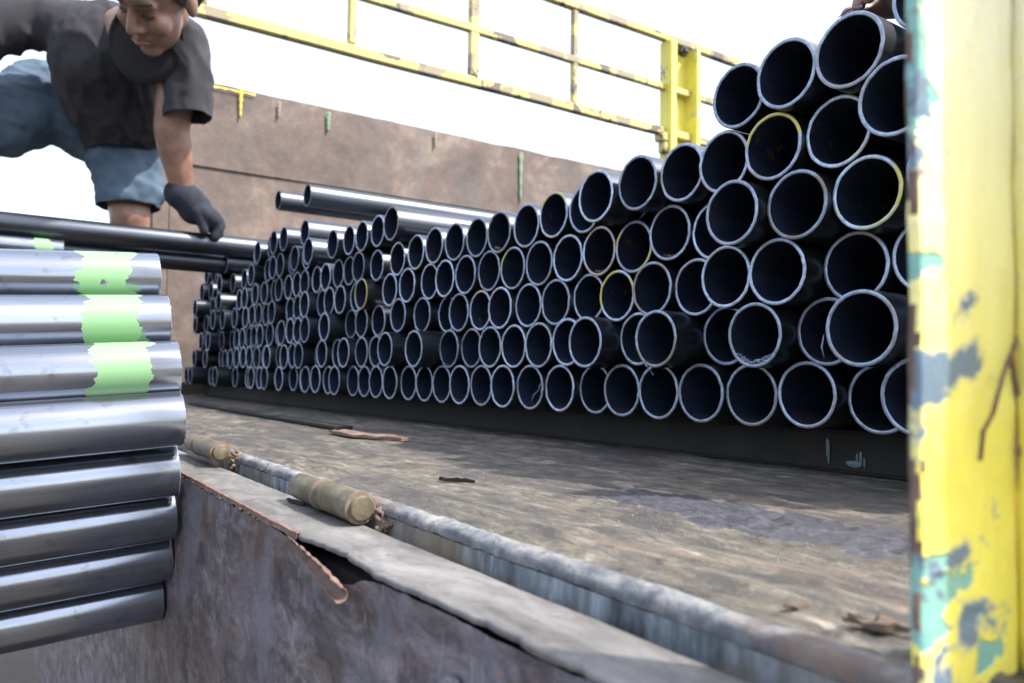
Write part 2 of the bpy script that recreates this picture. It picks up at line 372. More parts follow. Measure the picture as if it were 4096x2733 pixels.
# edge channel under the lip of the floor
bm = bmesh.new()
grid(bm, 300, 12, lambda a, b: Vector((.12 - 3.12 * a, .215 + .0015 * fn(a * 160, b * 3, 2) , FZ - .0045 - .11 * b)))
box(bm, (-1.44, .24, -.20), (3.12, .04, .012))
tpart('edge_channel', bm, M_channel, smooth=False)
t = NT('crusted_edge_rail'); q1 = t.noise(45, 8, .75, (1, 1, 1)); q2 = t.noise(14, 6, .7, (1, 1, 1), (3, 2, 1))
c = t.ramp(q1, [(.32, (.035, .038, .044)), (.48, (.12, .13, .145)), (.6, (.25, .245, .235)), (.72, (.38, .36, .33))])
c = t.mix(t.ramp(q2, [(.52, 0.), (.64, .8)]), c, (.17, .11, .075))
t.bump(q1, 1., .002); M_erail = t.set(base=c, rough=.75)
bm = bmesh.new(); prev = None
for i in range(900):
    x = .12 - 3.1 * (i / 899) ** 1.4; ring = []
    for k in range(9):
        t_ = math.pi * (-.12 + 1.0 * k / 8); rr_ = .0075 * (1 + .16 * fn(x * 30, k * .5, 3, 5) + .10 * fn(x * 110, k, 9, 3))
        ring.append(bm.verts.new((x, .2215 - rr_ * math.cos(t_), FZ - .0018 + rr_ * .72 * math.sin(t_))))
    if prev:
        for k in range(8): bm.faces.new((prev[k], prev[k + 1], ring[k + 1], ring[k]))
    prev = ring
tpart('edge_rail', bm, M_erail, smooth=True)
# chassis members under the floor
bm = bmesh.new()
for x in (-2.1, -1.0): box(bm, (x, 3.6, -.28), (.12, 6.4, .22), .01)
for y in (.6, 1.6, 2.6, 3.6, 4.6, 5.6): box(bm, (-1.44, y, -.13), (3.0, .08, .08), .006)
tpart('chassis_frame', bm, M_under)

# ---- side wall
bm = bmesh.new()
def wallf(a, b):
    y = .55 + 6.3 * a; z = FZ + (1.065 - FZ) * b
    return Vector((-3.0 + .004 * fn(y * 1.2, z * 1.2, 3), y, z + (.004 + .007 * fn(y * 6, 2, 8, 5)) * (b > .99)))
grid(bm, 160, 30, wallf); bmesh.ops.reverse_faces(bm, faces=bm.faces)
box(bm, (-3.02, 3.7, .49), (.02, 6.3, 1.15), 0)
tpart('side_wall', bm, M_wall, smooth=True)
bm = bmesh.new(); box(bm, (-2.9985, 3.7, .755), (.010, 6.3, .006), .001); tpart('wall_seam', bm, M_wall)
bm = bmesh.new(); box(bm, (-3.01, .515, .38), (.06, .06, .94), .006); tpart('wall_post', bm, M_wall)
bm = bmesh.new(); box(bm, (-3.03, 3.7, FZ), (.09, 6.3, .09), .006); tpart('sill_beam', bm, M_under)
bm = bmesh.new(); box(bm, (-.125, 3.75, .19), (.02, 6.25, .55), .002); tpart('shade_board', bm, M_wall)  # unseen board added on the right to shade the pipe pile
bm = bmesh.new(); box(bm, (-1.5, 6.90, .5), (3.1, .05, 1.25), .004); tpart('added_headboard', bm, M_wall)  # unseen board, put in to keep light out of the far pipe ends
rr = random.Random(2)
def drip(y, z0, z1, w, mat):
    bm = bmesh.new(); n = 12; L = []; Rr = []
    for i in range(n + 1):
        z = z0 + (z1 - z0) * i / n; ww = w * (1.2 - .6 * i / n) * (1 + .3 * math.sin(i * 2.1)) if i < n else w * .2
        L.append((y - ww, z)); Rr.append((y + ww, z))
    for p, xx in ((L, 0),): pass
    A = [bm.verts.new((-2.993, a, z)) for a, z in L]; B = [bm.verts.new((-2.993, a, z)) for a, z in Rr]
    Cc = [bm.verts.new((-2.986, (l[0] + r_[0]) / 2, l[1])) for l, r_ in zip(L, Rr)]
    for i in range(n):
        bm.faces.new((A[i], A[i + 1], Cc[i + 1], Cc[i])); bm.faces.new((Cc[i], Cc[i + 1], B[i + 1], B[i]))
    tpart('paint_drip', bm, mat, smooth=True)
drip(.785, 1.062, .955, .006, M_yel); drip(1.131, 1.05, .97, .008, M_grn); drip(2.078, 1.05, .81, .009, M_grn)
drip(1.62, 1.06, .99, .007, M_white_run)
drip(.93, 1.05, .985, .006, M_white_run); drip(.86, .45, .39, .01, M_white_run); drip(1.05, .50, .43, .012, M_white_run)
bm = bmesh.new(); grid(bm, 30, 3, lambda a, b: Vector((-2.992, .60 + .24 * a, 1.06 - (.006 + .006 * fn(a * 9, 1, 1)) * b))); tpart('paint_drip', bm, M_yel)

# ---- rails above the wall
def bar(y0, y1, z, r, name='rail'):
    bm = bmesh.new(); n = 30
    vs = [bm.verts.new((-3.0 + dx * r + .003 * fn(y0 + (y1 - y0) * i / n, 3, 7), y0 + (y1 - y0) * i / n, z + dz * r + .004 * fn((y0 + (y1 - y0) * i / n) * 1.5, 1, z)))
          for i in range(n + 1) for dx, dz in ((-1, -.8), (-.8, -1), (.8, -1), (1, -.8), (1, .8), (.8, 1), (-.8, 1), (-1, .8))]
    for i in range(n):
        for k in range(8): bm.faces.new((vs[i * 8 + k], vs[i * 8 + (k + 1) % 8], vs[(i + 1) * 8 + (k + 1) % 8], vs[(i + 1) * 8 + k]))
    return tpart(name, bm, M_rail)
bar(.2, 6.8, 1.328, .021); bar(.2, 6.8, 1.572, .017); bar(.2, 6.8, 1.848, .020)
for y in (.637, 1.224, 1.811, 2.396, 3.95, 4.55, 5.15, 5.75):
    bm = bmesh.new(); box(bm, (-3.0, y, (1.352 + 1.826) / 2), (.03, .034 if y != 1.811 else .05, .47), .005); tpart('rail_post', bm, M_rail)
# stake post: channel with two flanges, bracket at its foot
def stake(y):
    bm = bmesh.new(); box(bm, (-3.035, y + .03, 1.43), (.012, .19, .85), .003); tpart('stake_post', bm, M_stake)
    for yy, w in ((y - .072, .05), (y + .118, .035)):
        bm = bmesh.new(); box(bm, (-2.99, yy, 1.43), (.09, w, .80), .006); tpart('stake_flange', bm, M_stake)
    bm = bmesh.new(); box(bm, (-2.985, y - .13, 1.29), (.06, .05, .05), .006); box(bm, (-2.985, y - .115, 1.235), (.05, .035, .06), .006); tpart('bracket', bm, M_rail)
    bm = bmesh.new(); box(bm, (-2.97, y + .02, 1.79), (.06, .06, .05), .015); tpart('bracket', bm, M_under)
stake(3.115); stake(6.3)

# ---- tailgate hanging below the bed edge
gate = bpy.data.objects.new('tailgate', None); COL.objects.link(gate); gate.parent = truck; gate.location = (0, 0, 0)
def gpart(name, bm, mats, smooth=False):
    o = mesh_obj(name, bm, mats, None, smooth); o.data.transform(Matrix.Translation(-TO)); o.parent = gate; return o
def ragged(x):
    a = .0022 * fn(x * 28, 1, 1, 5) + .0016 * fn(x * 110, 5, 2, 3)
    a += .0050 * math.exp(-((x + .41) / .035) ** 2)                                    # bitten out above the torn flap
    a += .0022 * max(0, math.sin(x * 42)) * (1 if x > -.36 else .3)
    return a
FY = lambda x: .1610 - .0015 * min(1, max(0, (x + .7) / .2)) + .0075 * min(1, max(0, (x + .42) / .22))
NS = 900
XS = [.10 - 3.0 * (i / NS) ** 1.4 for i in range(NS + 1)]
bm = bmesh.new(); GZ = -.095; prev = None
for x in XS:
    yf = FY(x) + ragged(x); w = .0003 * fn(x * 20, 3, 3)
    ring = [bm.verts.new((x, yf, GZ - .0032)), bm.verts.new((x, yf - .0006, GZ - .0012)), bm.verts.new((x, yf + .0006, GZ + w))]
    for k in range(1, 7): ring.append(bm.verts.new((x, yf + (.203 - yf) * k / 6, GZ + w + .0006 * fn(x * 9, k * .7, 4))))
    ring.append(bm.verts.new((x, .2042, GZ - .003))); ring.append(bm.verts.new((x, .2042, GZ - .06)))
    if prev:
        for k in range(len(ring) - 1): bm.faces.new((prev[k], prev[k + 1], ring[k + 1], ring[k]))
    prev = ring
gpart('edge_strip', bm, M_strip, True)
# outer sheet below the strip with its own torn, buckled upper edge
bm = bmesh.new(); prev = None
for x in XS:
    top = GZ - .0035 - .0012 * abs(fn(x * 50, 2, 8, 4)) - .009 * math.exp(-((x + .40) / .038) ** 4)
    out = .0018 * fn(x * 14, 2, 2) - .0035 * math.exp(-((x + .395) / .05) ** 2)
    col_ = []
    for k in range(29):
        s_ = (k / 28) ** 2.2; z = top + (-.80 - top) * s_
        y = FY(x) - .0005 + .0016 * fn(x * 9, z * 9, 1) + .0010 * fn(x * 45, z * 45, 2) + out * math.exp(-(top - z) / .012)
        y -= .0022 * math.exp(-((x + .288) ** 2 + (z + .128) ** 2) / .0085 ** 2 * .8) * 1.2
        col_.append(bm.verts.new((x, y, z)))
    if prev:
        for k in range(28): bm.faces.new((prev[k], col_[k], col_[k + 1], prev[k + 1]))
    prev = col_
bmesh.ops.reverse_faces(bm, faces=bm.faces)
gpart('outer_sheet', bm, M_gate, True)
bm = bmesh.new(); box(bm, (-1.4, .188, -.45), (3.0, .028, .68)); gpart('inner_frame', bm, M_under)
# peeled flap: sheet rolled outwards into a little half tube
bm = bmesh.new(); prev = None; n = 60
A = Vector((-.468, .1575, -.0985)); B = Vector((-.366, .1500, -.1085))
for i in range(n + 1):
    u = i / n; c0 = A.lerp(B, u); r_ = .0008 + .0034 * min(1, u * 1.5) + .0009 * fn(u * 12, 1, 1)
    a1 = math.radians(215 + 40 * fn(u * 7, 4, 4)); ring = []
    for k in range(15):
        t_ = math.radians(-60) - a1 * k / 14
        ring.append(bm.verts.new(c0 + Vector((.0006 * fn(u * 20, k * .3, 7), -r_ * math.cos(t_), r_ * math.sin(t_)))))
    if prev:
        for k in range(14): bm.faces.new((prev[k], prev[k + 1], ring[k + 1], ring[k]))
    prev = ring
o = gpart('torn_flap', bm, M_rust, True); sm = o.modifiers.new('thick', 'SOLIDIFY'); sm.thickness = .0006
o['label'] = 'rusty sheet edge peeled and rolled outwards'
# crumbs of rust clinging along the torn edge
bm = bmesh.new(); rr = random.Random(8)
for i in range(80):
    x = -1.0 + .50 * rr.random() ** .7
    c0 = Vector((x, FY(x) + ragged(x) - .0008 - .001 * rr.random(), GZ - .002 - .002 * rr.random())); s_ = rr.uniform(.0005, .0015)
    q = bmesh.ops.create_icosphere(bm, subdivisions=1, radius=s_)
    for v in q['verts']: v.co = Vector((v.co.x * rr.uniform(.8, 2.2), v.co.y, v.co.z * rr.uniform(.6, 1.3))) * (1 + .5 * fn(v.co.x * 900, v.co.y * 900, i)) + c0
o = gpart('rust_crumbs', bm, M_rust); o['kind'] = 'stuff'
# brown flaky lip left of the torn flap
bm = bmesh.new(); prev = None
for i in range(520):
    x = -1.6 + 1.145 * i / 519; ln = .0022 + .0035 * max(0, fn(x * 40, 1, 3, 5) + .25); o_ = .0008 + .0022 * max(0, fn(x * 60, 4, 3, 4))
    yf = FY(x) + ragged(x) * .6 - .0006
    ring = [bm.verts.new((x, yf + .0022, GZ + .0007 + .0004 * fn(x * 200, 1, 1))), bm.verts.new((x, yf - .0003, GZ + .0004)), bm.verts.new((x, yf - o_ * .6, GZ - ln * .5)), bm.verts.new((x + .001 * fn(x * 90, 2, 2), yf - o_, GZ - ln))]
    if prev:
        for k in range(3): bm.faces.new((prev[k], prev[k + 1], ring[k + 1], ring[k]))
    prev = ring
o = gpart('rust_lip', bm, M_rust); sm = o.modifiers.new('t', 'SOLIDIFY'); sm.thickness = .0004
# round welded patch
bm = bmesh.new(); pc = Vector((-.276, .1585, -.1290)); nn = 40
cv = bm.verts.new(pc + Vector((0, -.0009, 0))); p1 = []; p2 = []
for i in range(nn):
    t_ = 2 * math.pi * i / nn; r_ = .0072 * (1 + .06 * fn(math.cos(t_) * 2, math.sin(t_) * 2, 1))
    p1.append(bm.verts.new(pc + Vector((r_ * math.cos(t_), -.0006, r_ * math.sin(t_) * 1.1)))); p2.append(bm.verts.new(pc + Vector((r_ * 1.06 * math.cos(t_), .004, r_ * 1.17 * math.sin(t_)))))
for i in range(nn):
    j = (i + 1) % nn; bm.faces.new((cv, p1[j], p1[i])); bm.faces.new((p1[i], p1[j], p2[j], p2[i]))
gpart('round_patch', bm, M_gate, True)

# ---- hinges
def hinge(x0, x1, z, r):
    h = bpy.data.objects.new('hinge', None); COL.objects.link(h); h.parent = truck; h.location = Vector((0, 0, 0))
    yc = .201
    def hp(name, bm, m): 
        o = mesh_obj(name, bm, m, None, True); o.data.transform(Matrix.Translation(-TO)); o.parent = h
        md = o.modifiers.new('edge', 'EDGE_SPLIT'); md.split_angle = math.radians(40); return o
    L = x1 - x0
    def lathe(prof, x_, seg=40):
        bm = bmesh.new(); rings = []
        for dx, rad in prof:
            rings.append([bm.verts.new((x_ + dx, yc + rad * math.cos(2 * math.pi * i / seg) * (1 + .012 * fn(i * .5, dx * 90, 3)), z + rad * math.sin(2 * math.pi * i / seg))) for i in range(seg)])
        for a, b in zip(rings, rings[1:]):
            for i in range(seg): bm.faces.new((a[i], a[(i + 1) % seg], b[(i + 1) % seg], b[i]))
        bm.faces.new(rings[-1]); bm.faces.new(rings[0][::-1]); return bm
    m_ = x0 + L * .42
    hp('knuckle', lathe([(0, r * .80), (.0015, r * .92), (m_ - x0 - .003, r * .94), (m_ - x0, r * .86)], x0), M_hinge)
    hp('weld_collar', lathe([(0, r * .96), (.002, r * 1.09), (.005, r * 1.07), (.007, r * .98)], m_), M_mud)
    hp('knuckle', lathe([(0, r), (x1 - m_ - .0085, r), (x1 - m_ - .0071, r * .97)], m_ + .007), M_hinge)
    hp('weld_collar', lathe([(0, r * .98), (.0008, r * 1.05), (.0024, r * 1.03), (.003, r * .8)], x1 - .0005), M_mud)
    hp('hinge_pin', lathe([(0, r * .80), (.0022, r * .79), (.0030, r * .72), (.0034, r * .40), (.0036, r * .03)], x1 + .0022), M_hinge)
    rr = random.Random(int(-x1 * 100)); parts = []
    for i in range(110):
        c0 = V((x1 + abs(rr.gauss(0, .008)) - .002, .2140 + rr.gauss(0, .0022), z - .010 + rr.gauss(0, .0042)))
        parts.append(('e', c0, (rr.uniform(.0010, .0024), rr.uniform(.0010, .0022), rr.uniform(.0008, .002))))
    o = capsule_blob('dried_mud', parts, .0007, M_mud, None, 1, lambda c: .0006 * fn(c.x * 700, c.y * 700, c.z * 700))
    o.data.transform(Matrix.Translation(-TO)); o.parent = h
hinge(-.572, -.462, -.0840, .0100)
hinge(-.945, -.805, -.0795, .0098)
hinge(-1.50, -1.35, -.080, .0115)
hinge(-2.20, -2.05, -.080, .0115)

# ---- corner post of the bed at the right: chipped yellow angle iron
cp = bpy.data.objects.new('corner_post', None); COL.objects.link(cp); cp.parent = truck
def cpart(name, bm, m, smooth=True):
    o = mesh_obj(name, bm, m, None, smooth); o.data.transform(Matrix.Translation(-TO)); o.parent = cp
    md = o.modifiers.new('edge', 'EDGE_SPLIT'); md.split_angle = math.radians(50); return o
def pface(zz, t_):   # rounded profile of the plate, t_ 0..1 runs round its edge onto the face
    pass
bm = bmesh.new(); prev = None; NZ = 260
prof = [(-.1118, .232), (-.1118, .2035), (-.1114, .2024), (-.1105, .2020), (-.1094, .2022), (-.1086, .2030)] + [(-.1086, .2030 + .0590 * k / 26) for k in range(1, 27)]
for j in range(NZ + 1):
    z = -.13 + 1.25 * (j / NZ) ** 1.3; ring = []
    for k, (x, y) in enumerate(prof):
        e = fn(y * 90, z * 40, 2) * .0007 + fn(y * 22, z * 14, 6) * .0012
        ed = (fn(z * 60, 1, 9) * .0009 + fn(z * 9, 1, 5) * .0016) * (1 if k < 7 else math.exp(-(k - 6) / 3))
        ring.append(bm.verts.new((x + (e if k > 4 else 0), y + ed, z)))
    if prev:
        for k in range(len(ring) - 1): bm.faces.new((prev[k], prev[k + 1], ring[k + 1], ring[k]))
    prev = ring
for f in bm.faces:
    c_ = f.calc_center_median()
    if c_.y < .2028 + .0022 * fn(c_.z * 70, 2, 1, 6) and c_.x < -.1070 and fn(c_.z * 45, c_.x * 300, 7, 5) > -.14: f.material_index = 1
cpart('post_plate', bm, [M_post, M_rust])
bm = bmesh.new(); prev = None
for j in range(NZ + 1):
    z = -.13 + 1.25 * (j / NZ) ** 1.3; ring = []
    tear = .004 * max(0, 1 - abs(z - .0) / .02)
    for k in range(14):
        x = -.1086 + .050 * k / 13; y = .2622 - .0012 * math.exp(-k / 1.2) + fn(x * 60, z * 30, 4) * .0008
        ring.append(bm.verts.new((x, y, z)))
    if prev:
        for k in range(13): bm.faces.new((prev[k], prev[k + 1], ring[k + 1], ring[k]))
    prev = ring
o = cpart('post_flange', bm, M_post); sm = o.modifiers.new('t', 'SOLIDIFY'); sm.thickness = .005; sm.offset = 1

def crack(pts, w):
    bm = bmesh.new(); L = []
    P_ = []
    for (a, b), (c, d) in zip(pts, pts[1:]):
        for k in range(8): u = k / 8; P_.append((a + (c - a) * u + .0006 * fn(b * 300 + k, 1, 1), b + (d - b) * u + .0004 * fn(k, b * 300, 2)))
    P_.append(pts[-1])
    for i, (y, z) in enumerate(P_):
        ww = w * (.5 + .8 * abs(fn(i * .7, w * 900, 2))); L.append((bm.verts.new((-.1085, y - ww, z)), bm.verts.new((-.1072, y, z + ww * .3)), bm.verts.new((-.1085, y + ww * .4, z))))
    for a, b in zip(L, L[1:]): bm.faces.new((a[0], a[1], b[1], b[0])); bm.faces.new((a[1], a[2], b[2], b[1]))
    return cpart('paint_crack', bm, M_rust, False)
crack([(.2583, .0146), (.2519, .0082), (.2475, .0026), (.2432, -.0045), (.2403, -.0093), (.2348, -.0138), (.233, -.022)], .00028)
crack([(.2519, .0078), (.2545, .0), (.2577, -.0095), (.2559, -.0205), (.2574, -.0325)], .0004)

# ------------------------------------------------------------------ timber under the pipes
def beam(y, label):
    bm = bmesh.new(); box(bm, (-1.5, y + .06, -.0650), (2.75, .12, .0385), .003)
    o = mesh_obj('timber_bearer', bm, M_dark); tag(o, label, 'timber', 'timber bearers under the pipe pile'); return o
b0 = beam(.655, 'dark timber bearer under the front ends of the pipe pile')
def chip(px, pz, w, h):
    bm = bmesh.new(); n = 9
    c = bm.verts.new((px, .6515, pz)); ring = []
    for i in range(n):
        t_ = 2 * math.pi * i / n; k = 1 + .5 * fn(i * 1.7, px * 50, 1)
        ring.append(bm.verts.new((px + w * k * math.cos(t_), .6530, pz + h * k * math.sin(t_))))
    for i in range(n): bm.faces.new((c, ring[(i + 1) % n], ring[i]))
    mesh_obj('paint_chip', bm, M_bluechip, b0)
beam(3.2, 'dark timber bearer under the middle of the pipe pile, hidden behind the front one')
beam(5.8, 'dark timber bearer under the far end of the pipe pile')
for q in ((-.4365, -.062, .0022, .008), (-.4355, -.070, .0012, .007), (-.410, -.075, .007, .003), (-.4035, -.070, .0016, .007), (-.407, -.071, .0012, .006), (-.400, -.073, .0012, .005)): chip(*q)

# ------------------------------------------------------------------ pipes
def pipe_mesh(name, L, mats, seed, seg=48, R0=.0296, th=.0033):
    bm = bmesh.new(); rn = random.Random(seed); rings = []
    def ring(y, r, wob=0):
        return [bm.verts.new((r * math.cos(2 * math.pi * i / seg), y + (wob * (fn(i * .9, seed * 3.3, y) + .6 * fn(math.cos(2 * math.pi * i / seg) * 1.2, math.sin(2 * math.pi * i / seg) * 1.2, seed))), r * math.sin(2 * math.pi * i / seg))) for i in range(seg)]
    w = .0007
    ys = [L, L * .6, L * .3, L * .12, .03]
    for y in ys: rings.append((ring(y, R0), 0))
    rings.append((ring(.0006, R0, w), 0)); rings.append((ring(0, R0 - .0005, w), 2)); rings.append((ring(0, R0 - th * .5, w), 2)); rings.append((ring(0, R0 - th + .0003, w), 2)); rings.append((ring(.0006, R0 - th, w), 2))
    for y in (.03, .10, .3, L * .3, L * .6, L): rings.append((ring(y, R0 - th), 1))
    for (a, _), (b, mi) in zip(rings, rings[1:]):
        for i in range(seg):
            f = bm.faces.new((a[i], b[i], b[(i + 1) % seg], a[(i + 1) % seg])); f.material_index = mi; f.smooth = True
    a = rings[-1][0]; b = rings[0][0]
    for i in range(seg): bm.faces.new((a[i], b[i], b[(i + 1) % seg], a[(i + 1) % seg]))
    bmesh.ops.recalc_face_normals(bm, faces=bm.faces)
    for e in bm.edges:       # crisp cut edge
        if len({f.material_index for f in e.link_faces}) > 1: e.smooth = False
    me = bpy.data.meshes.new(name); bm.to_mesh(me); bm.free()
    for m in mats: me.materials.append(m)
    return me
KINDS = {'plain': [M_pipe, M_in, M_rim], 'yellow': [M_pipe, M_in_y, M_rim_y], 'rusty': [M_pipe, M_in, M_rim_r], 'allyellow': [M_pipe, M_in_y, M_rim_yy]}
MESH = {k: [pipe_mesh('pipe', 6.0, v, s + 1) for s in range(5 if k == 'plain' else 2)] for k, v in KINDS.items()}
ORD = ['first', 'second', 'third', 'fourth', 'fifth', 'sixth', 'seventh', 'eighth', 'ninth', 'tenth', 'eleventh', 'twelfth', 'thirteenth', 'fourteenth', 'fifteenth', 'sixteenth', 'seventeenth', 'eighteenth', 'nineteenth']
def ordn(i):
    if i < 19: return ORD[i]
    t_ = {2: 'twent', 3: 'thirt', 4: 'fort', 5: 'fift'}[(i + 1) // 10]
    return t_ + 'ieth' if (i + 1) % 10 == 0 else t_ + 'y-' + ORD[(i + 1) % 10 - 1]
